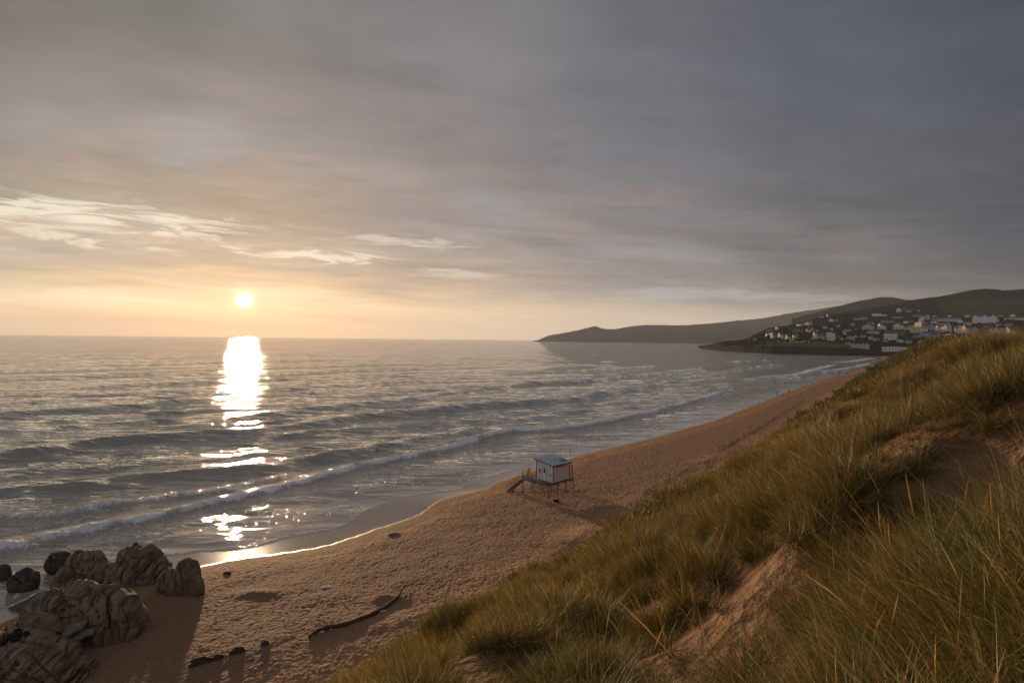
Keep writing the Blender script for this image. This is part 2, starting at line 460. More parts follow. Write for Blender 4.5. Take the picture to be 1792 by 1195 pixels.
def build_ground():
    pxs = np.linspace(-330, 2120, 1350)
    u = (pxs-896)/FP
    ys = [0.5]
    while ys[-1] < 1100:
        y = ys[-1]
        ys.append(y + (0.035 if y < 3 else min(0.012*y, max(0.0105*y if y < 25 else 0, y*y/(22*FP)*1.25, 0.05))))
    ys = np.array([-14, -9, -6, -4, -2.5, -1.5, -0.8, -0.3, 0.1] + ys)
    Yg, Ug = np.meshgrid(ys, u, indexing='ij')
    Xg = Ug*np.maximum(Yg, 0) + Ug*np.where(Yg < 3.0, 3.0-np.clip(Yg, 0, 3), 0)*1.6
    # terrain beyond the bay is made by the headland meshes
    Z, sd, sf, sl, toe = land_height(Xg, Yg)
    bare = bareness(Xg, Yg)
    keep = ((sf > -60) & (sl < 260))[:-1, :-1]
    m, b = new_mat("sand")
    P = objco()
    wet = attr('wet'); dune = attr('dune'); damp = attr('damp')
    n1 = noise(P, 0.35, 5, 0.6); n2 = noise(P, 9.0, 4, 0.6); n3 = noise(P, 1.6, 5, 0.65, 0.4)
    n4 = voronoi(P, 2.6)
    drycol = mixc(n3, (0.30, 0.160, 0.088), (0.46, 0.265, 0.150))
    drycol = mixc(smooth(n1, 0.42, 0.62), drycol, mixc(n2, (0.24, 0.135, 0.085), (0.37, 0.215, 0.130)))
    dampcol = mixc(n3, (0.24, 0.125, 0.058), (0.32, 0.17, 0.080))
    mid = mixc(n3, (0.185, 0.104, 0.062), (0.300, 0.178, 0.110))
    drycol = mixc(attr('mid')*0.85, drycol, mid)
    col = mixc(damp, drycol, dampcol)
    col = mixc(dune*0.62, col, mixc(n2, (0.095, 0.056, 0.034), (0.17, 0.102, 0.062)))  # dune sand darkened to stand in for the shade lying on it
    col = mixc(wet, col, mixc(n3, (0.11, 0.075, 0.055), (0.14, 0.095, 0.068)))
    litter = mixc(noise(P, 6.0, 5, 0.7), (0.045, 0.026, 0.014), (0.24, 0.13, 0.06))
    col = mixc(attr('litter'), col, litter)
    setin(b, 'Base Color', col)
    setin(b, 'Roughness', 0.85 - wet*0.73)
    setin(b, 'Specular IOR Level', 0.04 + wet*0.66)
    hh = noise(P, 3.4, 4, 0.62)*0.75 + noise(P, 13.0, 3, 0.6)*0.16 + n4*0.6
    bump((hh*(1.0-wet)*(1.0-damp*0.75)) + noise(P, 3.0, 2, 0.5)*wet*0.01, 1.0, 0.34, b)
    nl = b.inputs['Normal'].links[0].from_socket
    E.nt.links.new(wobble(P, 2.2, nl, 0.9, 0.9, 4, 0.7, (1.0-wet)*(1.0-damp*0.6)*(1.0-dune*0.75)), b.inputs['Normal'])
    # seaweed and grit lie in patches, not stripes
    attrs = {
      'wet': 1-sstep(sd + gnoise(Xg*0.7, Yg*0.7, 51)*0.5, -0.5, 0.35),
      'damp': 1-sstep(sd + gnoise(Xg/3, Yg/3, 52)*1.8 + gnoise(Xg, Yg, 53)*0.5, 2.6, 5.0),
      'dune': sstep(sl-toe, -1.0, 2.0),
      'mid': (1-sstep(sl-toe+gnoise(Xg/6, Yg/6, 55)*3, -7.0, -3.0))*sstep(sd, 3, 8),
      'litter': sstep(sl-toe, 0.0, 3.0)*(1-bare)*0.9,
    }
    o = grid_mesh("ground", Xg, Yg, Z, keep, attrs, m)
    o['kind'] = 'structure'; o['label'] = 'rippled orange sand beach rising into dunes'
    return o
ground = build_ground()

# ------------------------------------------------------------------ sea
def wave_line(pts): return smooth_line([p if isinstance(p, np.ndarray) else at_z(*p, 0.3) for p in pts], 3)
WAVES = [
 # pixels of the crest, height, half width seaward, shoreward, foam on the face, foam trailing behind
 ([(-260,1010),(-100,975),(0,957),(43,950),(94,937),(184,921),(248,908),(295,896),(351,881),(402,871),(452,861),(500,850),(567,833),(634,814),(687,803),(734,793),(801,777),(868,758),(918,751),(968,750),(1036,740),(1100,728),(1150,717),(1200,704),(1250,690),(1300,673)], 0.80, 3.2, 1.15, 1.0, 7.5),
 ([(-200,925),(0,902),(100,896),(201,881),(285,868),(402,851),(480,834),(530,822)], 0.55, 3.0, 1.3, 0.7, 8.0),
 ([(-200,880),(0,858),(67,856),(150,848),(201,838),(268,832),(335,825),(402,821),(469,817),(519,808),(600,790),(640,783)], 0.95, 4.0, 1.8, 0.06, 0.0),
 ([(560,806),(634,788),(680,776),(734,766),(801,757),(868,745)], 0.75, 3.5, 1.6, 0.3, 4.0),
 ([(-200,820),(0,798),(80,787),(167,774),(250,767),(335,761),(402,758),(500,747),(567,737),(634,727),(734,720),(835,711),(935,703),(1002,698),(1036,691),(1100,681),(1150,672),(1200,662),(1260,650)], 1.35, 6.5, 3.0, 0.04, 0.0),
 ([(690,700),(734,694),(801,685),(868,677),(935,670),(1002,668),(1100,658),(1180,649),(1260,639)], 1.2, 6.0, 3.0, 0.0, 0.0),
 ([(-200,740),(0,726),(100,717),(201,713),(280,706),(335,700),(400,694)], 1.1, 7.0, 4.0, 0.0, 0.0),
 ([(-200,762),(0,751),(80,748),(167,741),(260,736),(335,733)], 0.8, 5.0, 3.0, 0.0, 0.0),
 ([(868,655),(930,650),(969,649),(1030,647),(1100,643),(1160,638)], 1.1, 8.0, 5.0, 0.0, 0.0),
 ([(1330,661),(1350,659),(1375,657),(1400,654),(1420,648),(1440,643),(1460,638)], 0.8, 5.0, 3.6, 1.0, 14.0),
 ([(1290,664),(1330,661),(1360,660),(1400,659),(1440,656),(1470,654)], 0.5, 4.0, 2.5, 0.25, 2.0),
 ([(1430,650),(1470,646),(1500,641),(1520,636)], 0.5, 4.0, 3.0, 1.0, 10.0),
 ([(1460,634),(1490,632),(1510,629),(1530,627)], 0.7, 8.0, 5.0, 1.0, 14.0),
 ([(1270,633),(1310,631),(1345,629),(1375,628)], 1.2, 9.0, 6.0, 0.15, 2.0),
 ([(1150,668),(1230,655),(1300,644),(1380,634)], 0.8, 6.0, 3.5, 0.0, 0.0),
 ([(330,745),(450,725),(560,712),(640,705)], 0.5, 5.0, 3.0, 0.0, 0.0),
 ([(700,745),(800,735),(900,727),(1000,718)], 0.45, 4.0, 2.4, 0.0, 0.0),
]
_r = random.Random(77)
for off_, t0, ln, amp_ in [(38,30,60,0.30),(52,90,70,0.35),(72,20,60,0.40),(84,70,90,0.40),(98,10,50,0.45),(118,60,110,0.45),(140,0,70,0.45),(150,110,120,0.45),(172,30,90,0.5),(196,90,140,0.5),
                           (215,0,90,0.5),(240,120,160,0.55),(262,20,120,0.55),(300,90,190,0.6),(340,-20,150,0.6),(380,120,220,0.6),(430,0,200,0.65),(500,60,300,0.7),(570,-60,240,0.7),(660,60,380,0.8),(60,180,90,0.35),(90,260,120,0.4),(130,300,140,0.45),(55,330,100,0.35)]:
    pts = []
    for k in range(8):
        t_ = t0 + ln*k/7
        pts.append(np.array((0.66*t_ - 0.75*off_ - 24 + _r.uniform(-1, 1)*off_*0.02 - 0.0006*t_*t_*0, 0.75*t_ + 0.66*off_ + 62 + _r.uniform(-1, 1)*off_*0.02)))
    WAVES.append((pts, amp_, 3.0+off_*0.012, 1.6+off_*0.008, 0.0, 0.0))
def build_sea():
    pxs = np.linspace(-420, 1990, 1500)
    rows = [1330]
    while rows[-1] > 600.5: rows.append(rows[-1]-1.05)
    w = (np.array(rows)-593.3)/FP
    ys = list(HC/w)
    ys = [y for y in ys if y < 12500]
    while ys[-1] < 12500: ys.append(ys[-1]*1.12)
    ys = np.array(ys)
    u = (pxs-896)/FP
    Yg, Ug = np.meshgrid(ys, u, indexing='ij')
    # rows follow the tilted picture so that they stay one pixel apart
    Xg = Ug*Yg
    sf = signed(FOAM, LAND_FOAM, Xg, Yg)
    off = np.clip(-sf, 0, 1e9)
    dist = np.hypot(Xg, Yg)
    Z = np.zeros(Xg.shape); foam = np.zeros(Xg.shape)
    lumps = fbm(Xg/1.7, Yg/1.7, 3, 91)
    for k, (pts, amp, ws, wl, ff, trail) in enumerate(WAVES):
        L = wave_line(pts)
        lx = np.array([p[0] for p in L]); ly = np.array([p[1] for p in L])
        m = (Yg > ly.min()-40) & (Yg < ly.max()+60)
        r0 = np.where(m.any(1))[0]
        if not len(r0): continue
        a, b = r0[0], r0[-1]+1
        X, Y = Xg[a:b], Yg[a:b]
        wx = X + gnoise(X/11, Y/11, 100+k)*1.6 + gnoise(X/3.1, Y/3.1, 130+k)*(0.35 + 0.25*ff)
        wy = Y + gnoise(X/11, Y/11, 120+k)*1.6
        d, al, side = poly_dist(L, wx, wy)
        n = len(L)-1
        taper = np.minimum(sstep(al, 0, 0.10*n), 1-sstep(al, 0.86*n, n)) if ff < 0.85 else np.minimum(sstep(al, 0, 0.03*n), 1-sstep(al, 0.95*n, n))
        taper = taper*np.where((al <= 0) | (al >= n), 0, 1)
        vary = 1 + 0.35*gnoise(al/n*9 + k*7, al*0+k, 140)
        sea = side > 0        # seaward side of the crest
        sg = np.where(sea, d, -d)
        prof = np.where(sea, np.exp(-(sg/ws)**2), np.exp(-(sg/wl)**2))
        trough = -0.18*np.exp(-((sg+wl*2.6)/(wl*1.6))**2) - 0.14*np.exp(-((sg-ws*2.4)/(ws*1.5))**2)
        Z[a:b] += 0.80*amp*taper*vary*(prof+trough)
        if ff > 0:
            rag = lumps[a:b]
            face = np.exp(-(np.clip(-sg-0.1*wl, 0, 99)/(wl*1.25))**2)*np.exp(-(np.clip(sg, 0, 99)/(ws*0.55))**2)
            tr = np.where(sea & (trail > 0), np.exp(-d/max(trail, 0.1)), 0)*0.62
            brk = np.clip(0.80 + 0.75*gnoise(al/n*34 + k, al*0+k*3, 150) + 0.4*gnoise(al/n*90 + k, al*0+k, 151), 0.25, 1.25)
            f = ff*np.maximum(face*brk, tr*brk*(1.0+0.9*gnoise(X/2.6, Y/2.6, 152)))*taper
            foam[a:b] = np.maximum(foam[a:b], f)
            Z[a:b] += ff*face*taper*rag*0.30*(amp/0.7)
    # swell and chop
    cx, cy = 0.72, -0.69
    near = np.clip(off/6.0, 0, 1)
    ph = Xg*cx + Yg*cy + gnoise(Xg/60, Yg/60, 61)*20
    fadeA = 1-sstep(dist, 2500, 6000)
    Z += near*0.22*np.sin(ph*2*math.pi/38)*(0.6+gnoise(Xg/50, Yg/50, 62))*fadeA*sstep(off, 20, 80)
    res = dist**2/HC/FP          # metres per row
    def band(wl, amp, seed, ang, st=2.2):
        c, s = math.cos(ang), math.sin(ang)
        a_ = (Xg*c + Yg*s)/wl; b_ = (-Xg*s + Yg*c)/(wl*st)
        return gnoise(b_, a_, seed)*amp*(1-sstep(res, wl*0.3, wl*1.1))
    chop = band(9.0, 0.6, 63, math.radians(-58), 4.5) + band(4.2, 0.42, 64, math.radians(-75), 3.5) + band(5.4, 0.34, 67, math.radians(-48), 3.5)
    chop += band(1.9, 0.2, 65, math.radians(-62)) + band(1.0, 0.09, 66, math.radians(-95), 1.6)
    Z += chop*(0.25+0.75*near)*(0.35+0.65*sstep(off, 15, 45))
    # thin swash running up the sand
    swash = 1-sstep(off, 0, 26)
    Z = Z*np.clip(off/3.0, 0.0, 1.0) + 0.05*np.exp(-off/0.5)*1.0 + 0.03
    Z = np.where(sf > 0, np.maximum(0.03-0.2*sf, -2), Z)
    edge = np.exp(-off/0.35)*(0.75+0.5*gnoise(Xg, Yg, 68))
    lace = sstep(np.abs(gnoise(Xg/1.9, Yg/1.9, 69))*-1 + 0.12 + 0.1*gnoise(Xg/9, Yg/9, 60), 0.03, 0.12)
    foam = np.maximum(foam, 0.9*edge)
    lace2 = sstep(np.abs(gnoise(Xg/0.9+5, Yg/0.7, 169))*-1 + 0.10, 0.0, 0.09)
    foam = np.maximum(foam, (1-sstep(off, 16, 46))*(0.62*lace+0.52*lace2)*sstep(gnoise(Xg/9, Yg/9, 70), -0.45, 0.15))
    # a patch of lacy foam ahead of the breaking wave
    keep = (sf < 3.0)[:-1, :-1]
    m, b = new_mat("sea_water")
    P = objco()
    geo = E.nt.nodes.new('ShaderNodeNewGeometry')
    dd = E.nt.nodes.new('ShaderNodeVectorMath'); dd.operation = 'LENGTH'
    E.nt.links.new(P.s, dd.inputs[0]); D = E(dd.outputs['Value'])
    fo = attr('foam')
    rot = E.nt.nodes.new('ShaderNodeMapping'); rot.inputs['Rotation'].default_value = (0, 0, math.radians(-25))
    rot.inputs['Scale'].default_value = (0.20, 1.05, 1.0)
    E.nt.links.new(P.s, rot.inputs['Vector']); Q = E(rot.outputs[0])
    w1 = noise(Q, 0.9, 3, 0.6, 0.4); w2 = noise(Q, 3.0, 3, 0.6); w3 = noise(Q, 0.11, 4, 0.65, 0.3); w4 = noise(Q, 0.33, 4, 0.65, 0.4); w5 = noise(Q, 0.035, 3, 0.6, 0.3)
    far = smooth(D, 120.0, 900.0)
    far2 = smooth(D, 300.0, 3000.0)
    far3 = smooth(D, 1200.0, 6000.0)
    h = w1*0.22*(1.0-far) + w4*0.60 + w3*(1.1 + far2*0.5) + w5*far3*1.5
    fn = noise(P, 2.2, 6, 0.75, 0.3)*0.7 + noise(P, 7.0, 3, 0.7)*0.3
    fmask = smooth(fo + (fn-0.5)*1.7, 0.32, 0.66)
    bump(h*attr('rough') + fmask*noise(P, 3.0, 5, 0.75)*0.25, 1.0, 1.0, b)
    shallow = attr('shallow')
    deep = mixc(w3, (0.20, 0.187, 0.158), (0.25, 0.233, 0.198))
    body = mixc(shallow, deep, (0.31, 0.26, 0.21))
    nt = m.node_tree
    setin(b, 'Base Color', mixc(fmask, body, (0.82, 0.80, 0.80)))
    setin(b, 'Roughness', 0.75); setin(b, 'Specular IOR Level', 0.0)
    gl = nt.nodes.new('ShaderNodeBsdfGlossy'); gl.distribution = 'BECKMANN'
    gl.inputs['Color'].default_value = (1, 1, 1, 1)
    nt.links.new(mixc(far, (0.05,)*3, (0.03,)*3).s, gl.inputs['Roughness'])
    fr = nt.nodes.new('ShaderNodeFresnel'); fr.inputs['IOR'].default_value = 1.80
    bn = b.inputs['Normal'].links[0].from_socket
    near_ = 1.0 - smooth(D, 85.0, 210.0)
    bn = wobble(Q, 0.24, bn, near_*0.85 + 0.24, near_*0.45 + 1.20, 7, 0.68, attr('rough')*(1.0-far2*0.35))
    bn = wobble(Q, 0.035, bn, 0.0, 0.50, 5, 0.6, far)
    nt.links.new(bn, b.inputs['Normal'])
    nt.links.new(bn, gl.inputs['Normal']); nt.links.new(bn, fr.inputs['Normal'])
    mx = nt.nodes.new('ShaderNodeMixShader')
    nt.links.new((E(fr.outputs[0])*(1.0-fmask)).s, mx.inputs[0])
    nt.links.new(b.outputs[0], mx.inputs[1]); nt.links.new(gl.outputs[0], mx.inputs[2])
    nt.links.new(mx.outputs[0], nt.nodes['Material Output'].inputs['Surface'])
    o = grid_mesh("sea", Xg, Yg, Z, keep, {'foam': foam, 'shallow': 1-sstep(off, 4, 45), 'rough': 0.22+0.78*sstep(off, 1, 16)}, m)
    o['kind'] = 'structure'; o['label'] = 'sea with low swell running in to the beach'
    return o
sea = build_sea()

# ------------------------------------------------------------------ hills and headlands
def interp_tab(tab, px):
    return np.interp(px, [t[0] for t in tab], [t[1] for t in tab])
def hill_mat(name, c1, c2, c3, sc1=0.004, bumpd=6.0):
    m, b = new_mat(name)
    P = objco()
    n1 = noise(P, sc1, 6, 0.65, 0.5); n2 = noise(P, sc1*9, 5, 0.7); n3 = noise(P, sc1*2.2, 4, 0.6)
    c = mixc(smooth(n1, 0.40, 0.60), c1, c2)
    c = mixc(n2, mixc(0.6, c, (c1[0]*0.4, c1[1]*0.4, c1[2]*0.4)), c)
    c = mixc(attr('lawn'), c, mixc(n3, c3, tuple(v*1.35 for v in c3)))
    c = mixc(attr('rock'), c, mixc(n2, (0.022, 0.017, 0.014), (0.060, 0.046, 0.036)))
    setin(b, 'Base Color', c); setin(b, 'Roughness', 0.95); setin(b, 'Specular IOR Level', 0.0)
    bump(n2*(1.0-attr('lawn')*0.8), 1.0, bumpd, b)
    return m
def strip(name, pxs, rows, mat, bump_amp, seed, lawn=None, rock=None, sub=14, label=''):
    """rows: list of functions px -> (depth, z); the surface runs through them"""
    D, Z = [], []
    for f in rows:
        d, z = f(pxs); D.append(d); Z.append(z)
    D = np.array(D); Z = np.array(Z)
    n = len(rows)
    ts = np.linspace(0, n-1, (n-1)*sub+1)
    i = np.minimum(ts.astype(int), n-2); fr = (ts-i)[:, None]
    Dg = D[i]*(1-fr) + D[i+1]*fr
    fz = fr
    Zg = Z[i]*(1-fz) + Z[i+1]*fz
    u = (pxs-896)/FP
    Xg = u[None, :]*Dg
    sc_ = D[-2].mean()/12
    Zg = Zg + bump_amp*(fbm(Xg/sc_, Dg/sc_, 5, seed, 0.55))*np.minimum(1, np.minimum(ts, n-1-ts)[:, None])*1.0
    T = np.repeat(ts[:, None], len(pxs), 1)
    la = lawn(Xg, Dg, T, pxs[None, :]) if lawn else np.zeros(T.shape)
    ro = rock(Xg, Dg, T, pxs[None, :]) if rock else np.zeros(T.shape)
    o = grid_mesh(name, Xg, Dg, Zg, None, {'lawn': la, 'rock': ro}, mat)
    o['kind'] = 'structure'; o['label'] = label
    return o
def zrow(px, py, d):
    return HC - d*(py - (593.3 + (px-896)*ROLL))/FP

# far headland running out to sea
sky1 = [(930,597),(942,594.2),(950,591),(960,587),(985,582),(1010,578),(1030,573),(1042,570.5),(1052,574),(1064,575.5),(1085,574),(1110,570),(1150,568),(1175,568.5),(1200,568.5),(1235,567),(1270,564),(1300,560.5),(1330,557),(1370,550),(1400,546),(1430,542),(1460,536),(1520,530),(1600,525)]
dep1 = [(930,7000),(1100,6800),(1230,6500),(1350,6300),(1460,6100),(1600,6000)]
px1 = np.linspace(932, 1600, 330)
def r1a(p): d = interp_tab(dep1, p)*0.93; return d, d*0-6
def r1b(p): d = interp_tab(dep1, p)*0.94; return d, np.maximum(2, zrow(p, interp_tab(sky1, p), d)*0.22)
def r1c(p): d = interp_tab(dep1, p); return d, zrow(p, interp_tab(sky1, p) + 0.7*gnoise(p/9, p*0, 201), d)
def r1d(p): d = interp_tab(dep1, p)*1.25; return d, d*0-10
strip('headland', px1, [r1a, r1b, r1c, r1d], hill_mat('far_moor', (0.060,0.050,0.036), (0.085,0.075,0.045), (0.06,0.06,0.03), 0.0022, 18), 14, 210, label='long far headland sloping down to its point in the sea')
# hill behind the village
sky2 = [(1380,560),(1420,548),(1441,542),(1460,538),(1480,532),(1492,529.5),(1510,526),(1530,521.5),(1545,519.8),(1560,520.5),(1580,524),(1600,524.5),(1640,524),(1700,520),(1900,515)]
px2 = np.linspace(1385, 1900, 240)
def r2a(p): d = p*0+2400.; return d, d*0-6
def r2b(p): d = p*0+2900.; return d, zrow(p, interp_tab(sky2, p) + 0.5*gnoise(p/7, p*0, 202), d)
def r2c(p): d = p*0+3500.; return d, d*0-6
strip('hill', px2, [r2a, r2b, r2c], hill_mat('moor', (0.050,0.045,0.028), (0.075,0.066,0.036), (0.05,0.06,0.02), 0.003, 14), 8, 220, label='bare rounded hill behind the village')
# the village hillside with its low cliff and lawn
base3 = [(1222,1900),(1240,1640),(1260,1450),(1300,1260),(1350,1134),(1400,1090),(1450,1055),(1500,1040),(1550,1005),(1600,945),(1650,880),(1700,820),(1750,770),(1800,730),(1950,650)]
ctop = [(1222,606.8),(1240,604.5),(1262,602),(1290,603),(1320,605),(1350,605.8),(1400,607),(1450,607.8),(1500,611),(1550,616),(1600,618),(1650,620),(1700,622),(1800,624),(1950,628)]
lawnend = [(1222,606.6),(1240,603.5),(1262,600),(1300,599.5),(1350,598.6),(1400,598.8),(1450,599.4),(1500,604),(1550,610),(1600,611),(1650,611),(1700,611),(1800,611),(1950,611)]
mid3 = [(1222,606.5),(1240,603.2),(1262,599),(1300,595.5),(1340,583),(1370,577),(1400,574),(1450,571),(1500,572),(1550,570),(1600,567),(1650,564),(1700,566),(1750,565),(1800,562),(1950,560)]
sky3 = [(1222,606.4),(1240,603),(1262,598.5),(1300,594.5),(1325,583),(1345,574),(1370,570),(1395,565),(1420,558),(1440,553),(1465,549),(1492,545),(1520,540),(1550,535),(1575,529.5),(1590,526),(1615,522.5),(1640,519),(1662,514.5),(1680,511),(1700,507),(1725,505),(1740,506.5),(1755,508.5),(1775,507),(1792,506),(1850,503),(1950,500)]
px3 = np.concatenate([np.linspace(1222, 1260, 30)[:-1], np.linspace(1260, 1950, 520)])
B3 = lambda p: interp_tab(base3, p)
def r3a(p): d = B3(p) - 22 - 8*gnoise(p/5, p*0, 240); return d, d*0-5
def r3a2(p): d = B3(p) - 6*gnoise(p/5, p*0, 241) + 4; return d, np.maximum(1.0, zrow(p, interp_tab(ctop, p), d)*0.45 + 1.6*gnoise(p/3, p*0, 247))
def r3b(p): d = B3(p) + 34 + 10*gnoise(p/7, p*0, 242); return d, zrow(p, interp_tab(ctop, p) + 0.7*gnoise(p/6, p*0, 243), d)
def r3c(p): d = B3(p) + 230; return d, zrow(p, interp_tab(lawnend, p), d)
def r3d(p): d = 0.5*(B3(p)+230) + 0.5*far3(p); return d, zrow(p, interp_tab(mid3, p), d)
def far3(p): return np.interp(p, [1222,1260,1340,1440,1600,1950], [2010,1700,1800,2000,2150,2150])
def r3e(p): d = far3(p); return d, zrow(p, interp_tab(sky3, p) + 0.5*gnoise(p/4, p*0, 244), d)
def r3f(p): d = far3(p)*1.25; return d, d*0-6
def lawn3(X, Y, T, P):
    a = sstep(T, 2.02, 2.14)*(1-sstep(T, 2.85, 3.0))*sstep(P, 1290, 1330)*(1-sstep(P, 1470, 1510))
    f = sstep(T + 0.15*gnoise(X/120, Y/120, 246), 4.10, 4.2)*(1-sstep(T, 4.55, 4.72))*sstep(P, 1600, 1680)*0.7
    return np.maximum(a, f)
def rock3(X, Y, T, P):
    return 1-sstep(T + 0.16*gnoise(X/25, Y/25, 245), 1.75, 2.0)
hillside = strip('hillside', px3, [r3a, r3a2, r3b, r3c, r3d, r3e, r3f],
    hill_mat('hillside_scrub', (0.018,0.018,0.010), (0.040,0.034,0.018), (0.062,0.078,0.022), 0.008, 6), 3.0, 250, lawn3, rock3, label='wooded hillside above low dark cliffs and a mown lawn')
bpy.context.view_layer.update()
def bvh_of(o):
    me = o.data
    co = np.zeros(len(me.vertices)*3, np.float32); me.vertices.foreach_get('co', co)
    pl = np.zeros(len(me.polygons)*4, np.int32); me.polygons.foreach_get('vertices', pl)
    return BVHTree.FromPolygons(co.reshape(-1, 3).tolist(), pl.reshape(-1, 4).tolist())
hill_tree = bvh_of(hillside)
def on_tree(tree, px, py):
    d = Vector(ray(px, py)); L = d.length
    h = tree.ray_cast(Vector((0, 0, HC)), d.normalized())
    return h[0]

# ------------------------------------------------------------------ mesh builder
class MB:
    def __init__(s): s.v = []; s.f = []; s.m = []
    def add(s, vs, fs, M=None, mi=0):
        o = len(s.v)
        for v in vs:
            v = Vector(v); s.v.append(tuple(M @ v) if M is not None else tuple(v))
        for f in fs: s.f.append(tuple(i+o for i in f)); s.m.append(mi)
    def box(s, a, b, M=None, mi=0):
        x0, y0, z0 = a; x1, y1, z1 = b
        s.add([(x0,y0,z0),(x1,y0,z0),(x1,y1,z0),(x0,y1,z0),(x0,y0,z1),(x1,y0,z1),(x1,y1,z1),(x0,y1,z1)],
              [(0,3,2,1),(4,5,6,7),(0,1,5,4),(1,2,6,5),(2,3,7,6),(3,0,4,7)], M, mi)
    def bar(s, p, q, w, h=None, M=None, mi=0, n=4):
        p = Vector(p); q = Vector(q); d = q-p; h = h or w
        if d.length < 1e-6: return
        rot = d.to_track_quat('Z', 'Y').to_matrix()
        ring = [(math.cos(2*math.pi*(k+0.5)/n), math.sin(2*math.pi*(k+0.5)/n)) for k in range(n)]
        k_ = 1/math.cos(math.pi/n) if n == 4 else 1
        vs = [p + rot @ Vector((c*w/2*k_, t*h/2*k_, 0)) for c, t in ring] + [q + rot @ Vector((c*w/2*k_, t*h/2*k_, 0)) for c, t in ring]
        fs = [tuple(range(n))[::-1], tuple(range(n, 2*n))] + [(i, (i+1) % n, n+(i+1) % n, n+i) for i in range(n)]
        s.add(vs, fs, M, mi)
    def tube(s, pts, rad, n=6, M=None, mi=0, cap=True):
        pts = [Vector(p) for p in pts]; rings = []
        if not hasattr(rad, '__len__'): rad = [rad]*len(pts)
        vs = []
        for i, p in enumerate(pts):
            d = (pts[min(i+1, len(pts)-1)] - pts[max(i-1, 0)]).normalized()
            rot = d.to_track_quat('Z', 'Y').to_matrix()
            for k in range(n):
                a = 2*math.pi*k/n
                vs.append(p + rot @ Vector((math.cos(a)*rad[i], math.sin(a)*rad[i], 0)))
        fs = [(i*n+k, i*n+(k+1) % n, (i+1)*n+(k+1) % n, (i+1)*n+k) for i in range(len(pts)-1) for k in range(n)]
        if cap: fs += [tuple(range(n))[::-1], tuple(range((len(pts)-1)*n, len(pts)*n))]
        s.add(vs, fs, M, mi)
    def mesh(s, name, mats, smooth=False):
        me = bpy.data.meshes.new(name); me.from_pydata(s.v, [], s.f); me.update()
        for m in (mats if isinstance(mats, (list, tuple)) else [mats]): me.materials.append(m)
        me.polygons.foreach_set('material_index', s.m)
        if smooth: me.polygons.foreach_set('use_smooth', [True]*len(s.f))
        return me
    def obj(s, name, mats, parent=None, smooth=False, loc=None, rot=None):
        o = bpy.data.objects.new(name, s.mesh(name, mats, smooth)); sc.collection.objects.link(o)
        if parent: o.parent = parent
        if loc is not None: o.location = loc
        if rot is not None: o.rotation_euler = rot
        return o
def thing(name, label, cat, loc=(0,0,0), rz=0, group=None):
    o = bpy.data.objects.new(name, None); o.empty_display_size = 0.3; sc.collection.objects.link(o)
    o.location = loc; o.rotation_euler = (0, 0, rz)
    return tag(o, label, cat, group)
def tag(o, label, cat, group=None):
    o['label'] = label; o['category'] = cat
    if group: o['group'] = group
    return o

MAT = {}
def M_(key, *a, **k):
    if key not in MAT: MAT[key] = simple_mat(key, *a, **k)
    return MAT[key]
WALLS = {
 'white': M_('white_render', (0.82,0.79,0.75), 0.8, 0.08, 0.5), 'cream': M_('cream_render', (0.74,0.64,0.48), 0.8, 0.08, 0.5),
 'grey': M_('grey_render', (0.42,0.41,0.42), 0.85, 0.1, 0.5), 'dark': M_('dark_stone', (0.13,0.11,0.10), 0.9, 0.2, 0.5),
 'yellow': M_('yellow_render', (0.80,0.63,0.38), 0.8, 0.08, 0.5), 'brick': M_('red_brick', (0.34,0.15,0.10), 0.9, 0.15, 0.5),
 'pink': M_('pink_render', (0.66,0.48,0.42), 0.85, 0.1, 0.5), 'stone': M_('pale_stone', (0.58,0.54,0.50), 0.9, 0.14, 0.5),
}
ROOFS = {'slate': M_('slate', (0.075,0.075,0.085), 0.6, 0.15, 0.6), 'red': M_('clay_tiles', (0.22,0.085,0.05), 0.85, 0.15, 0.6),
         'pale': M_('pale_roofing', (0.42,0.42,0.43), 0.6, 0.1, 0.3), 'brown': M_('brown_tiles', (0.11,0.07,0.05), 0.85, 0.15, 0.6)}
GLASS = M_('window_glass', (0.035,0.04,0.05), 0.15, 0.2, 0.3, spec=0.6)
CHIM = M_('chimney_brick', (0.24,0.14,0.11), 0.9, 0.15, 1.0)

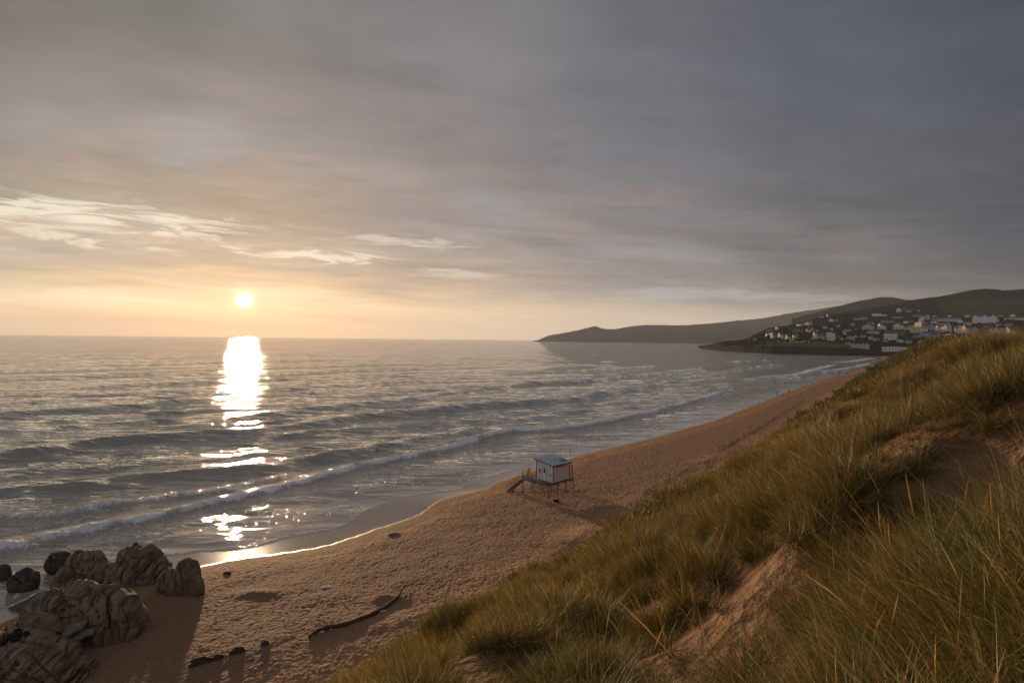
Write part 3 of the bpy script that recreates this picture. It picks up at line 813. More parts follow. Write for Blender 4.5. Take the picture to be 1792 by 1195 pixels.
def prism_gable(mb, w, d, z0, h, ov, axis, M=None, thick=0.25):
    """roof slabs over a w x d plan; axis 'x': ridge along x"""
    if axis == 'x': hw, L = d/2+ov, w/2+ov
    else: hw, L = w/2+ov, d/2+ov
    sl = h/ (hw-ov) if hw > ov else 1
    e = z0 - sl*ov
    prof = [(-hw, e), (0, z0+h), (hw, e), (hw, e+thick), (0, z0+h+thick*1.2), (-hw, e+thick)]
    vs = []
    for q in (-L, L):
        for a, z in prof:
            vs.append((q, a, z) if axis == 'x' else (a, q, z))
    fs = [(i, (i+1) % 6, 6+(i+1) % 6, 6+i) for i in range(6)] + [(0,1,4,5), (1,2,3,4), (6,11,10,7), (7,10,9,8)]
    mb.add(vs, fs, M)
def house(px, py, wpx, hpx, kind, wall, roof, label, rot=None, cat='house', win=None, storeys=None, gables=0, name=None):
    P = on_tree(hill_tree, px, py)
    if P is None: P = on_tree(hill_tree, px, py-3)
    if P is None: return None
    D = P.y
    W = wpx*D/FP; H = hpx*D/FP
    if rot: W = W/(math.cos(rot) + 0.75*abs(math.sin(rot)))*1.1
    a = math.atan2(P.x, P.y)
    rz = -a if rot is None else -a + rot
    dep = max(6.0, min(W*0.8, 11.0)) if kind != 'gable_front' else max(8.0, min(W*1.6, 14.0))
    if rot: dep = max(4.0, W*0.85)
    if wpx > 24: dep = 12.0
    rnd = random.Random(int(px*7+py))
    t = thing(name or {'house':'house','hotel':'hotel','cafe':'beach_cafe','apartment block':'apartment_block','bungalow':'bungalow','shop':'shop','terrace':'terraced_house'}.get(cat, 'house'), label, cat, P, rz, 'buildings of the hillside village')
    sink = 4.0
    rh = {'gable_front': min(H*0.42, W*0.62), 'gable_side': H*0.36, 'hip': H*0.34, 'flat': 0.0}[kind]
    eh = H - rh
    wb = MB(); rb = MB()
    wb.box((-W/2, 0, -sink), (W/2, dep, eh))
    cx = dep/2
    T = Matrix.Translation((0, cx, 0))
    if kind == 'gable_front':
        wb.add([(-W/2,0,eh),(W/2,0,eh),(0,0,eh+rh),(-W/2,dep,eh),(W/2,dep,eh),(0,dep,eh+rh)], [(0,1,2),(4,3,5)])
        prism_gable(rb, W, dep, eh, rh, 0.35, 'y', T)
    elif kind == 'gable_side':
        wb.add([(-W/2,0,eh),(-W/2,dep,eh),(-W/2,cx,eh+rh),(W/2,0,eh),(W/2,dep,eh),(W/2,cx,eh+rh)], [(1,0,2),(3,4,5)])
        prism_gable(rb, W, dep, eh, rh, 0.35, 'x', T)
    elif kind == 'hip':
        o = 0.45; ins = min(W, dep)*0.42
        rb.add([(-W/2-o,-o,eh),(W/2+o,-o,eh),(W/2+o,dep+o,eh),(-W/2-o,dep+o,eh),(-W/2+ins,cx,eh+rh),(W/2-ins,cx,eh+rh)],
               [(0,1,5,4),(2,3,4,5),(1,2,5),(3,0,4),(3,2,1,0)])
    else:
        rb.box((-W/2-0.3, -0.3, eh), (W/2+0.3, dep+0.3, eh+0.35))
        if wpx > 9: rb.box((-W/4, dep*0.3, eh+0.35), (W/5, dep*0.8, eh+1.8))
    for g in range(gables):           # cross gables standing forward on the front
        gx = -W/2 + W*(g+0.5)/gables if gables > 1 else -W*0.22
        if gables > 1: gx = (-W/2+W*0.14) if g == 0 else ((W/2-W*0.14) if g == gables-1 else gx)
        gw = min(W*0.30, 9.0); top = H*1.0
        wb.box((gx-gw/2, -1.2, -sink), (gx+gw/2, 0.003, eh))
        gh = gw*0.5
        wb.add([(gx-gw/2,-1.2,eh),(gx+gw/2,-1.2,eh),(gx,-1.2,eh+gh)], [(0,1,2)])
        prism_gable(rb, gw, dep*0.5+1.2, eh, gh, 0.3, 'y', Matrix.Translation((gx, dep*0.25-0.6, 0)))
    wb.obj('wall', WALLS[wall], t)
    ro = rb.obj('roof', ROOFS[roof], t)
    if kind != 'flat' and W > 5:
        for sx in ([0.32] if W < 12 else [-0.36, 0.30]):
            cb = MB(); cw = 0.55 if W < 12 else 0.7
            cz = eh + rh*0.55
            cb.box((W*sx-cw, cx-0.45, cz), (W*sx+cw, cx+0.45, H+1.3+rnd.random()*0.5))
            cb.box((W*sx-cw-0.1, cx-0.55, H+0.9), (W*sx+cw+0.1, cx+0.55, H+1.1))
            co = cb.obj('chimney', CHIM, ro)
    # windows on the front and on the seaward side
    if win is None: win = wpx >= 6
    if win:
        ns = storeys or max(1, min(5, round(eh/3.1)))
        nc = max(2, min(8, round(W/3.3)))
        sh = eh/ns
        ww = min(1.3, W/nc*0.5); wh = sh*0.50
        wm = MB(); wm.box((-ww/2, -0.10, 0), (ww/2, 0.05, wh))
        me = wm.mesh('window', GLASS)
        for i in range(ns):
            for k in range(nc):
                if rnd.random() < 0.06: continue
                x = -W/2 + W*(k+0.5)/nc
                y = 0.0
                for g in range(gables):
                    gx = -W*0.22 if gables == 1 else ((-W/2+W*0.14) if g == 0 else ((W/2-W*0.14) if g == gables-1 else -W/2+W*(g+0.5)/gables))
                    if abs(x-gx) < min(W*0.30, 9.0)/2: y = -1.2
                wo = bpy.data.objects.new('window', me); sc.collection.objects.link(wo); wo.parent = t
                wo.location = (x, y, sh*i + sh*0.28)
        if W > 6 and rnd.random() < 0.8:
            for i in range(ns):
                for yy in (dep*0.3, dep*0.7):
                    wo = bpy.data.objects.new('window', me); sc.collection.objects.link(wo); wo.parent = t
                    wo.location = (-W/2, yy, sh*i + sh*0.28); wo.rotation_euler = (0, 0, -math.pi/2)
    return t

L = -0.95    # a front turned towards the sun
HOUSES = [
 (1340.7,590,5,8,'gable_front','white','slate','narrow white gabled house at the seaward end of the village, leftmost above the lawn',L),
 (1345.5,588.5,4,7.5,'gable_front','white','slate','small white gabled house squeezed beside the orange-lit terrace end',L),
 (1350,592.5,6.5,12,'gable_front','yellow','red','tall warm-lit terraced house with red roof above the lawn',L,'terrace'),
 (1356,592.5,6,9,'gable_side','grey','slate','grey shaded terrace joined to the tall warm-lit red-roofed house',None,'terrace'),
 (1363,593.5,7.5,12,'gable_front','yellow','slate','tall yellow gabled house, second from the sea end above the lawn',L,'terrace'),
 (1370.5,593,6.5,9.5,'gable_side','dark','slate','dark slate-roofed house behind the yellow twin-gabled one',None),
 (1375.8,595.5,7,10.5,'gable_front','yellow','slate','golden pointed gable house at the middle of the lawn edge',L),
 (1382.8,595.5,7,4.5,'gable_side','cream','slate','low cream wing between two golden gables above the lawn',L,'bungalow'),
 (1387.5,593,4.5,8,'gable_front','yellow','red','small golden gabled house right of the low cream wing',L),
 (1393,592,7,8,'gable_side','grey','slate','grey slate-roofed house ending the golden gabled row',None),
 (1358,577,4.5,6.5,'hip','yellow','red','little orange-lit house standing alone on top of the ridge',L),
 (1347,579,10,3.4,'gable_side','grey','slate','long low grey roof on the ridge above the lawn terrace',None,'bungalow'),
 (1395.5,571,9,5,'hip','white','brown','bright white bungalow on the wooded knoll',L,'bungalow'),
 (1400.5,563,3.4,3.6,'gable_front','white','slate','tiny white house topmost on the wooded knoll',L),
 (1404.5,569,3.6,3.2,'hip','white','slate','tiny white hip-roofed house beside the bright bungalow',L),
 (1412,569,10,6.6,'gable_side','pink','slate','pinkish white house with two gables high on the knoll',L,'house',None,None,2),
 (1396,582,16,6,'gable_side','grey','slate','wide shaded grey house below the wooded knoll',None),
 (1411.5,581.5,7,6.5,'gable_front','yellow','slate','golden gable lit by the sun halfway up the slope',L),
 (1418.5,580.5,10,9,'gable_side','grey','slate','grey gabled house joined behind the halfway golden gable',None,'house',None,None,2),
 (1417.8,595,5.5,3.6,'hip','cream','slate','low cream hut at the right end of the lawn',L,'bungalow'),
 (1424,595.5,6,15.5,'gable_front','yellow','red','tallest golden gabled house, thin and pointed beside the lawn',L),
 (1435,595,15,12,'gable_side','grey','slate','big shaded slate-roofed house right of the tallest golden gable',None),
 (1450,595.5,12.5,12.5,'flat','cream','pale','square cream flat-roofed block facing the sun above the cliff',-0.75,'apartment block',True,3),
 (1463,595.5,13,8.5,'gable_side','dark','slate','dark stone house just right of the square cream block',None),
 (1476,585,5,8.5,'gable_front','pink','red','narrow pink house with red roof on the middle slope',L),
 (1483.5,580.5,11,3.4,'gable_side','grey','pale','low row with pale roof right of the narrow pink house',None,'bungalow'),
 (1453,563.5,5,6.6,'hip','cream','slate','yellowish house near the top of the ridge woods',-0.75),
 (1461.5,562.5,10,4,'gable_side','grey','slate','low grey house beside the yellowish ridge house',None,'bungalow'),
 (1447,554,2.4,4.4,'gable_front','white','slate','very small pointed white house highest on the ridge line',L),
 (1438,556,7,3,'gable_side','stone','slate','small pale stone cottage on the ridge left of the pointed one',None,'house',False),
 (1434,569.5,6,3,'hip','white','pale','small white bungalow alone in dark trees below the ridge',None,'bungalow'),
 (1430,580,3.4,3.2,'gable_front','white','slate','tiny white cottage between the knoll and the ridge woods',None,'house',False),
 (1518,577.5,16,10.5,'gable_front','stone','slate','broad pale gabled house left of the golden pointed one',None),
 (1526.5,576.5,7,7.5,'gable_side','grey','slate','slate-roofed side house tucked behind the broad pale gable',None),
 (1538,576.3,10,11,'gable_front','yellow','slate','bright golden pointed house alone in the middle of the hillside',L),
 (1547,576,9,5,'gable_side','grey','slate','low grey roof right of the bright golden pointed house',None,'bungalow'),
 (1528,584,18,6.2,'gable_side','stone','brown','long pale bungalow below the golden pointed house',None,'bungalow'),
 (1568,576.5,13,11.5,'hip','cream','red','cream house with red hipped roof at mid height of the hillside',-0.75),
 (1576.5,576,6,8,'gable_side','grey','slate','grey slate house next to the cream red-roofed house',None),
 (1558.5,595,20,17.5,'hip','white','brown','large white villa with brown hipped roof above the sea wall',None,'hotel'),
 (1575,591.5,14,11,'gable_side','dark','brown','dark wing to the right of the large white villa',None),
 (1585.5,577.5,9,7.5,'gable_side','cream','slate','pair of small cream gables left of the tiered golden hotel',-0.75,'house',None,None,2),
 (1594,576.5,7.5,8,'gable_side','cream','red','cream red-roofed house touching the tiered golden hotel',-0.75,'house',None,None,1),
 (1606.5,578,15,13.5,'flat','yellow','pale','golden tiered hotel with balconies, brightest building of the village',-0.75,'hotel',True,3),
 (1601,582.5,22,7.5,'flat','yellow','pale','low golden annexe in front of the tiered hotel',-0.75,'hotel',True,2),
 (1505,609.5,28,8,'gable_side','stone','slate','long pale building with many gables down by the cliff edge',None,'cafe',None,None,4),
 (1565,615,37,8,'flat','white','slate','long white beach building with a row of dark openings',None,'cafe',True,1),
 (1591,614.5,15,5,'flat','grey','slate','grey extension at the right end of the long beach building',None,'shop'),
 (1488,595.5,15,8,'gable_front','grey','slate','wide shaded grey gable behind the cliff',None),
 (1484,603.5,9,5.2,'gable_side','stone','slate','small pale cottage right above the dark cliff',None),
 (1500,560,12,4.6,'gable_side','grey','slate','grey house of the upper cluster, its left one',None),
 (1512,559.5,11,5.4,'gable_front','grey','slate','shaded gabled house of the upper cluster, its right one',None),
 (1534,553,14,3.6,'flat','white','pale','long flat white house near the hilltop',None,'bungalow',False),
 (1548,553,9,2.8,'hip','white','pale','small flat white bungalow right of the long hilltop one',None,'bungalow',False),
 (1572.5,546,7.5,7,'gable_front','white','slate','white pointed gable highest of all on the hill',None),
 (1580,545.5,8,6.4,'gable_side','dark','slate','dark slate house beside the highest white gable',None),
 (1590,546,9,4.2,'gable_side','grey','slate','low grey house third in the highest row',None),
 (1608,545,4,2.4,'hip','white','pale','tiny pale bungalow at the right end of the highest row',None,'bungalow',False),
 (1548,564.5,11,4.6,'gable_side','grey','slate','grey house above the golden pointed one, left of a pair',None),
 (1559,564.5,10,4.6,'gable_side','grey','slate','grey house above the golden pointed one, right of a pair',None),
 (1571,557,15,3,'gable_side','stone','slate','long low stone row in the upper woods',None,'bungalow',False),
 (1605,555,14,5,'gable_side','grey','slate','long shaded grey house above the tiered hotel',None),
 (1612,564,8,9,'gable_front','white','slate','white round-fronted gable directly above the tiered hotel',None),
 (1623.5,559.5,6,9.5,'gable_front','stone','slate','slim pale gable in the upper row above the shaded terrace',None),
 (1617,557.5,7,6.5,'gable_side','white','slate','white house between two gables of the upper row',None),
 (1623.5,579,18,13.5,'gable_side','grey','slate','big shaded grey hotel between the golden and the pink hotels',None,'hotel',None,None,2),
 (1656,562.5,40,8,'gable_side','stone','slate','very long pale terrace with a central gable on the upper slope',None,'terrace',True,1),
 (1661.5,562,8,11.5,'gable_front','white','slate','pointed white gable in the middle of the very long terrace',None),
 (1647,582.5,26,17,'gable_side','pink','slate','large pink-cream hotel with two sunlit end gables',-0.75,'hotel',None,3,2),
 (1664,581.5,10,14,'gable_side','dark','slate','shaded slate-roofed side wing of the pink-cream hotel',None),  # dark wall colour stands for the shade on the hotel's side
 (1674,584,9.5,15,'gable_side','yellow','slate','yellow bay-fronted house right of the pink-cream hotel',-0.75,'house',None,None,1),
 (1686,585,11,17,'gable_front','pink','slate','tall pink gabled house, second right of the pink-cream hotel',-0.75),
 (1693,555,8,6,'gable_side','white','slate','white house at the left foot of the large white hotel',None),
 (1722.7,565.5,33,18,'gable_side','white','slate','grand white hotel with tall gables, largest building on the hill',None,'hotel',True,4,3),
 (1743,564,8,8,'gable_side','white','slate','low white wing on the right end of the grand hotel',None),
 (1751,554,9,3.6,'hip','stone','slate','small pale bungalow right of the grand hotel',None,'bungalow'),
 (1765,560,12,5.4,'gable_side','white','slate','white low wing left of the arched gable house',None),
 (1772,559.5,10,10.5,'gable_front','white','slate','white house with a rounded gable near the right edge',None),
 (1784,560,14,6,'gable_side','white','slate','white house at the right edge of the upper row',None),
 (1697,583.5,9,12,'gable_side','dark','slate','dark stone house right of the tall pink gable',None),
 (1706,584.5,11,12.5,'gable_front','grey','slate','shaded grey gabled house before the red-brick villa',None),
 (1721.7,583.5,18,12.5,'gable_side','brick','brown','red-brick villa with white verandah line and two gables',-0.75,'house',None,None,2),
 (1734,584.5,8,11,'gable_front','cream','slate','slim cream gabled house right of the red-brick villa',-0.75),
 (1742.5,585,9,13,'gable_front','cream','brown','cream gabled house, second right of the red-brick villa',-0.75),
 (1751.5,585,9.5,12.5,'gable_front','pink','brown','pinkish gabled house, third right of the red-brick villa',-0.75),
 (1762,585.5,12,14,'gable_front','pink','red','broad pink gabled house, fourth right of the red-brick villa',-0.75),
 (1778,586,11,15,'gable_side','dark','brown','dark house at the right end of the middle row',None),
 (1615,592.5,13,12,'gable_front','grey','slate','tall shaded grey gabled house below the golden annexe',None),
 (1633,592.5,20,12,'gable_side','grey','slate','wide shaded guest house with two gables above the beach road',None,'house',None,None,2),
 (1620,602,22,6,'flat','stone','slate','low stone shops along the beach road below the shaded gables',None,'shop'),
 (1655,588.5,17,3.6,'flat','cream','pale','low sunlit strip of garages below the pink-cream hotel',-0.75,'shop',False),
 (1657,603,9,3.4,'gable_side','white','slate','small white kiosk near the dune edge',None,'shop',False),
 (1690,594.5,30,7,'gable_side','grey','slate','long bluish slate roof low behind the dune crest',None,'terrace'),
 (1590,601,10,7,'gable_side','stone','slate','small stone house between the white villa and the shaded gables',None),
 (1444,575,7,5,'gable_side','white','slate','white cottage above the square cream block, in the trees',None),
 (1455,578,6,4.5,'gable_front','stone','slate','small stone gable between the cream block and the ridge house',None),
 (1466,573,7,4.5,'gable_side','white','red','white red-roofed cottage in the dark woods over the pink house',None),
 (1470,595,6,5,'hip','cream','slate','little cream lodge between the dark stone house and the cliff gable',-0.75),
 (1492,570,7,4.2,'hip','grey','pale','pale-roofed grey bungalow in the woods left of the broad gable',None,'bungalow'),
 (1497,592,7,5,'gable_front','white','slate','small white gable tucked right of the wide shaded grey gable',None),
 (1510,591,9,6,'gable_side','stone','slate','stone cottage halfway between the cliff gable and the white villa',None),
 (1522,594,8,6,'gable_front','cream','brown','cream brown-roofed cottage over the pale cliff cafe',-0.75),
 (1534,597,9,6.5,'gable_side','white','slate','white slate-roofed cottage left of the large white villa',None),
 (1524,568,9,5,'gable_side','white','slate','white cottage above and left of the golden pointed house',None),
 (1585,566,8,5,'gable_front','white','slate','white gable in the trees over the cream red-roofed house',None),
 (1595,565,7,4.5,'gable_side','stone','brown','brown-roofed stone house left of the white gable over the hotel',None),
 (1634,566,9,6.5,'gable_side','white','slate','white house behind the chimneys of the pink-cream hotel',None),
 (1636,556,8,4.5,'gable_front','stone','slate','pale gable high above the pink-cream hotel',None),
 (1680,566,9,7,'gable_front','white','slate','white gable between the long terrace and the grand hotel',None),
 (1694,569,10,7,'hip','cream','brown','cream hipped house in the trees before the grand hotel',None),
 (1706,556,7,4.5,'gable_side','white','slate','white cottage touching the left side of the grand hotel',None),
 (1549,598.5,9,5,'gable_side','stone','slate','stone house on the beach road right of the white cottage',None),
 (1575,600,10,5,'flat','white','pale','white flat-roofed shop below the dark villa wing',None,'shop'),
 (1603,593,9,8,'gable_side','stone','slate','stone guest house at the left of the tall shaded gables',None),
 (1748,571,10,6,'gable_side','stone','slate','stone house downhill of the low white wing of the grand hotel',None),
 (1765,571,10,6,'gable_side','grey','slate','grey slate house downhill of the rounded white gable',None),
 (1498,577.5,3.4,3,'gable_front','white','slate','tiny white cottage in the woods left of the broad pale gable',None,'house',False),
]
for h in HOUSES: house(*h)

# cars and camper vans along the top of the lawn
def car_proto(kind):
    t = thing('camper_van' if kind else 'parked_car', '', 'camper van' if kind else 'car')
    b = MB()
    if kind:
        b.box((-2.6,-1.0,0.35), (2.6,1.0,1.3)); b.add([(-2.5,-0.95,1.3),(2.1,-0.95,1.3),(2.1,0.95,1.3),(-2.5,0.95,1.3),(-2.4,-0.85,2.5),(1.5,-0.85,2.5),(1.5,0.85,2.5),(-2.4,0.85,2.5)],
            [(4,5,6,7),(0,1,5,4),(1,2,6,5),(2,3,7,6),(3,0,4,7)])
    else:
        b.box((-2.1,-0.85,0.3), (2.1,0.85,0.9)); b.add([(-1.7,-0.8,0.9),(1.2,-0.8,0.9),(1.2,0.8,0.9),(-1.7,0.8,0.9),(-1.3,-0.65,1.45),(0.5,-0.65,1.45),(0.5,0.65,1.45),(-1.3,0.65,1.45)],
            [(4,5,6,7),(0,1,5,4),(1,2,6,5),(2,3,7,6),(3,0,4,7)])
    b.obj('body', M_('white_car_paint', (0.75,0.73,0.70), 0.35, 0.04, 1.0, spec=0.5), t)
    w = MB(); w.bar((0,-0.12,0), (0,0.12,0), 0.66, n=10)
    wm = w.mesh('wheel', M_('tyre_rubber', (0.02,0.02,0.02), 0.8))
    for x in (-1.4, 1.4):
        for y in (-0.85, 0.85):
            o = bpy.data.objects.new('wheel', wm); sc.collection.objects.link(o); o.parent = t; o.location = (x, y, 0.33)
    g = MB(); z = 1.5 if kind else 1.0
    g.box((-1.2,-0.99 if kind else -0.79,z), (1.0,0.99 if kind else 0.79,z+(0.6 if kind else 0.3)))
    g.obj('window', GLASS, t)
    return t
def copy_thing(t, loc, rz, label, group=None):
    c = t.copy(); sc.collection.objects.link(c); c.location = loc; c.rotation_euler = (0, 0, rz); c['label'] = label
    if group: c['group'] = group
    for ch in t.children:
        k = ch.copy(); sc.collection.objects.link(k); k.parent = c
        for g in ch.children:
            q = g.copy(); sc.collection.objects.link(q); q.parent = k
    return c
cars = [(1311,594,1),(1317.5,594.5,0),(1322,594.6,1),(1332.5,595.5,1),(1339,596.2,1),(1343.5,596.6,0),(1362,597.5,1),(1373,598.6,0),(1383.5,598.8,1),(1387.5,598.8,0),(1391.5,598.9,0),(1395,598.9,1),(1399.5,599,0),(1403.5,599,1),(1409,598,1),(1415,598.4,1),(1427.5,599.2,0),(1430.5,599.3,0),(1436,599.4,0),(1442,599.6,0)]
pro = [None, None]
for i, (px, py, k) in enumerate(cars):
    P = on_tree(hill_tree, px, py)
    if P is None: continue
    g = 'vehicles parked along the top of the lawn'
    lab = ('white camper van' if k else 'small pale car') + ' in the line of vehicles parked along the top of the lawn'
    rz = random.Random(i).uniform(-0.6, 0.6) + (0.8 if i % 3 else 0.2)
    if pro[k] is None:
        pro[k] = car_proto(k); pro[k].location = P; pro[k].rotation_euler = (0, 0, rz); pro[k]['label'] = lab; pro[k]['group'] = g
    else: copy_thing(pro[k], P, rz, lab, g)

# dark trees and scrub between the houses, one mass
def village_trees():
    rs = np.random.RandomState(5)
    V, F = [], []
    m, b = new_mat('tree_leaves')
    P = objco()
    setin(b, 'Base Color', mixc(noise(P, 0.05, 4, 0.7), (0.012,0.015,0.008), (0.042,0.042,0.018))); setin(b, 'Roughness', 0.9); setin(b, 'Specular IOR Level', 0.1)
    vs = []; n = 0
    spots = []
    for k in range(1500):
        px = 1325 + rs.rand()*475; 
        top = np.interp(px, [1325,1345,1400,1450,1500,1550,1600,1650,1800], [590,582,566,557,552,548,550,556,556])
        bot = np.interp(px, [1325,1345,1500,1520,1560,1800], [597,597,598,606,608,606])
        py = top + rs.rand()*(bot-top)
        if gnoise(np.array(px/22.), np.array(py/9.), 300) < -0.12: continue
        p = on_tree(hill_tree, px, py)
        if p is None: continue
        spots.append((p, 2.2 + rs.rand()*3.4))
    for k in range(300):               # bushes on the left of the lawn and along the cliff
        px = 1265 + rs.rand()*75; py = 597 + rs.rand()*6 + (px < 1300)*1
        p = on_tree(hill_tree, px, py)
        if p is not None: spots.append((p, 1.2+rs.rand()*1.6))
    for p, r in spots:
        nn = 90
        d = rs.randn(nn, 3); d /= np.linalg.norm(d, axis=1)[:, None]
        d[:, 2] = np.abs(d[:, 2])*1.0 - 0.15
        rad = r*(0.65+0.4*rs.rand(nn))[:, None]*(1+0.25*np.sin(d[:, :1]*5+r*9))
        c = np.array(p)[None] + d*rad*np.array([1, 1, 1.05])
        q = rs.randn(nn, 3, 3)*r*0.22
        vs.append((c[:, None, :] + q).reshape(-1, 3)); n += nn
    co = np.concatenate(vs)
    me = bpy.data.meshes.new('village_trees')
    me.vertices.add(len(co)); me.vertices.foreach_set('co', co.astype(np.float32).reshape(-1))
    me.loops.add(n*3); me.loops.foreach_set('vertex_index', np.arange(n*3, dtype=np.int32))
    me.polygons.add(n); me.polygons.foreach_set('loop_start', np.arange(0, n*3, 3, dtype=np.int32))
    me.update(calc_edges=True); me.materials.append(m)
    o = bpy.data.objects.new('village_trees', me); sc.collection.objects.link(o)
    tag(o, 'dark mass of trees and scrub between the village houses', 'trees'); o['kind'] = 'stuff'
village_trees()

# ------------------------------------------------------------------ placing things on the sand and dune
def hz(x, y, fine=True):
    h = land_height(np.array([[float(x)]]), np.array([[float(y)]]), fine)[0]
    return float(h[0, 0])
def ground_at(px, py, y0=1.0, y1=1100.0):
    d = ray(px, py)
    t = np.exp(np.linspace(math.log(y0), math.log(y1), 6000))[None, :]
    h = land_height(d[0]*t, t, False)[0]
    below = (HC + d[2]*t < h)[0]
    if not below.any(): return None
    i = int(np.argmax(below)); yy = t[0, i]
    return Vector((d[0]*yy, yy, float(h[0, i])))

# ------------------------------------------------------------------ lifeguard hut
def build_hut():
    A = math.radians(45.5)
    cx, cy = 6.25, 84.4
    g = hz(cx, cy, False)
    FL = HC - 82.2*((844.4-593.3-0.8)/FP) - g      # floor height above the sand
    white = M_('hut_white_panel', (0.80,0.77,0.76), 0.6, 0.10, 1.2)
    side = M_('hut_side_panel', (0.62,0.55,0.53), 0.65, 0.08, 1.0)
    wood = M_('weathered_timber', (0.13,0.10,0.075), 0.85, 0.3, 6.0)
    steel = M_('galvanised_steel', (0.30,0.28,0.26), 0.5, 0.12, 8.0, metal=0.3)
    trim = M_('hut_dark_trim', (0.13,0.12,0.13), 0.6, 0.1, 3.0)
    orange = M_('sunlit_board', (0.62,0.26,0.06), 0.6, 0.08, 2.0)  # orange of the low sun on the boards, put into their colour
    rfm = M_('pale_blue_roofing', (0.42,0.45,0.52), 0.55, 0.06, 1.0)
    black = M_('dark_glazing', (0.02,0.02,0.025), 0.2, 0.1, 1.0, spec=0.6)
    red = M_('red_sign_paint', (0.55,0.12,0.05), 0.6, 0.05, 2.0)
    t = thing('lifeguard_hut', 'white raised lifeguard hut on stilts with stairs standing on the beach', 'beach hut', (cx, cy, g), A)
    hx, hy = 1.85, 1.60
    hl, hh = 2.50, 2.92        # wall height on the landward low side and on the seaward high side
    z0 = FL
    wb = MB()
    wb.add([(-hx,-hy,z0),(hx,-hy,z0),(hx,hy,z0),(-hx,hy,z0),(-hx,-hy,z0+hl),(hx,-hy,z0+hl),(hx,hy,z0+hh),(-hx,hy,z0+hh)],
           [(0,3,2,1),(4,5,6,7),(1,2,6,5),(2,3,7,6),(3,0,4,7)])
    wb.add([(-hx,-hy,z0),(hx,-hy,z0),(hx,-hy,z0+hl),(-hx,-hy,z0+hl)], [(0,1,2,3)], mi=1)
    wall = wb.obj('wall', [white, side], t)
    tr = MB()
    e = 0.012
    for y in (-hy, hy):
        zt = hl if y < 0 else hh
        tr.box((-hx-0.05, y-0.05, z0), (-hx+0.05, y+0.05, z0+zt-0.03)); tr.box((hx-0.05, y-0.05, z0), (hx+0.05, y+0.05, z0+zt-0.03))
    tr.box((-hx-e, -hy+0.06, z0+0.98), (-hx+0.02, hy-0.06, z0+1.01))
    for y in (-0.95, 0.98):
        tr.box((-hx-e, y-0.018, z0+0.02), (-hx+0.02, y+0.018, z0+hl))
    tr.obj('corner_trim', trim, t)
    # door with its window
    db = MB(); db.box((-hx-0.045, -0.40, z0+0.03), (-hx+0.01, 0.42, z0+2.05)); d = db.obj('door', white, t)
    fb = MB()
    for a, b in [((-0.46,0.02),(-0.41,2.10)),((0.43,0.02),(0.48,2.10))]:
        fb.box((-hx-0.06, a[0], z0+a[1]), (-hx+0.01, b[0], z0+b[1]))
    fb.box((-hx-0.06, -0.41, z0+2.06), (-hx+0.01, 0.43, z0+2.11)); fb.obj('frame', trim, d)
    gb = MB(); gb.box((-hx-0.06, -0.16, z0+1.20), (-hx-0.03, 0.18, z0+1.86)); gb.obj('window', black, d)
    hb = MB(); hb.bar((-hx-0.09,-0.33,z0+1.0),(-hx-0.09,-0.33,z0+1.15),0.03); hb.bar((-hx-0.09,-0.33,z0+1.0),(-hx-0.03,-0.33,z0+1.0),0.025); hb.obj('handle', steel, d)
    gb = MB(); gb.box((-hx-0.03, 0.84, z0+1.18), (-hx+0.01, 1.10, z0+1.56)); w = gb.obj('window', black, t)
    fb = MB(); fb.box((-hx-0.04, 0.80, z0+1.14), (-hx+0.01, 1.14, z0+1.18)); fb.box((-hx-0.04, 0.80, z0+1.56), (-hx+0.01, 1.14, z0+1.60)); fb.obj('frame', trim, w)
    bx_ = MB(); bx_.box((-hx-0.10, -1.28, z0+0.9), (-hx+0.01, -1.13, z0+1.12)); bx_.obj('meter_box', trim, t)
    sb = MB(); sb.box((-hx+0.55, -hy-0.03, z0+2.12), (-hx+2.35, -hy+0.01, z0+2.34)); sb.obj('sign_board', red, t)
    # shuttered lookout opening on the sea side
    sh = MB(); sh.box((-hx+0.3, hy-0.01, z0+1.0), (hx-0.3, hy+0.05, z0+2.2)); sh.obj('shutter', orange, t)
    # roof
    ov = 0.30; sl = (hh-hl)/(2*hy)
    zl = z0+hl-sl*ov; zh = z0+hh+sl*ov
    rb = MB()
    X0, X1, Y0, Y1 = -hx-ov, hx+ov, -hy-ov, hy+ov
    for th0, th1 in [(0.0, 0.10)]:
        rb.add([(X0,Y0,zl+th0),(X1,Y0,zl+th0),(X1,Y1,zh+th0),(X0,Y1,zh+th0),(X0,Y0,zl+th1),(X1,Y0,zl+th1),(X1,Y1,zh+th1),(X0,Y1,zh+th1)],
           [(0,3,2,1),(4,5,6,7),(0,1,5,4),(1,2,6,5),(2,3,7,6),(3,0,4,7)])
    roof = rb.obj('roof', rfm, t)
    zr = lambda y: zl + 0.10 + sl*(y-Y0)
    fb = MB()
    fb.bar((X0-0.02,Y0-0.02,zl+0.04),(X1+0.02,Y0-0.02,zl+0.04),0.05,0.12); fb.bar((X0-0.02,Y0,zl+0.04),(X0-0.02,Y1,zh+0.04),0.05,0.12); fb.obj('fascia', trim, roof)
    sp = MB(); sp.add([(0.75,-1.25,zr(-1.25)+0.05),(1.75,-1.25,zr(-1.25)+0.05),(1.75,-0.35,zr(-0.35)+0.05),(0.75,-0.35,zr(-0.35)+0.05),(0.75,-1.25,zr(-1.25)+0.1),(1.75,-1.25,zr(-1.25)+0.1),(1.75,-0.35,zr(-0.35)+0.1),(0.75,-0.35,zr(-0.35)+0.1)],
        [(0,3,2,1),(4,5,6,7),(0,1,5,4),(1,2,6,5),(2,3,7,6),(3,0,4,7)]); sp.obj('solar_panel', black, roof)
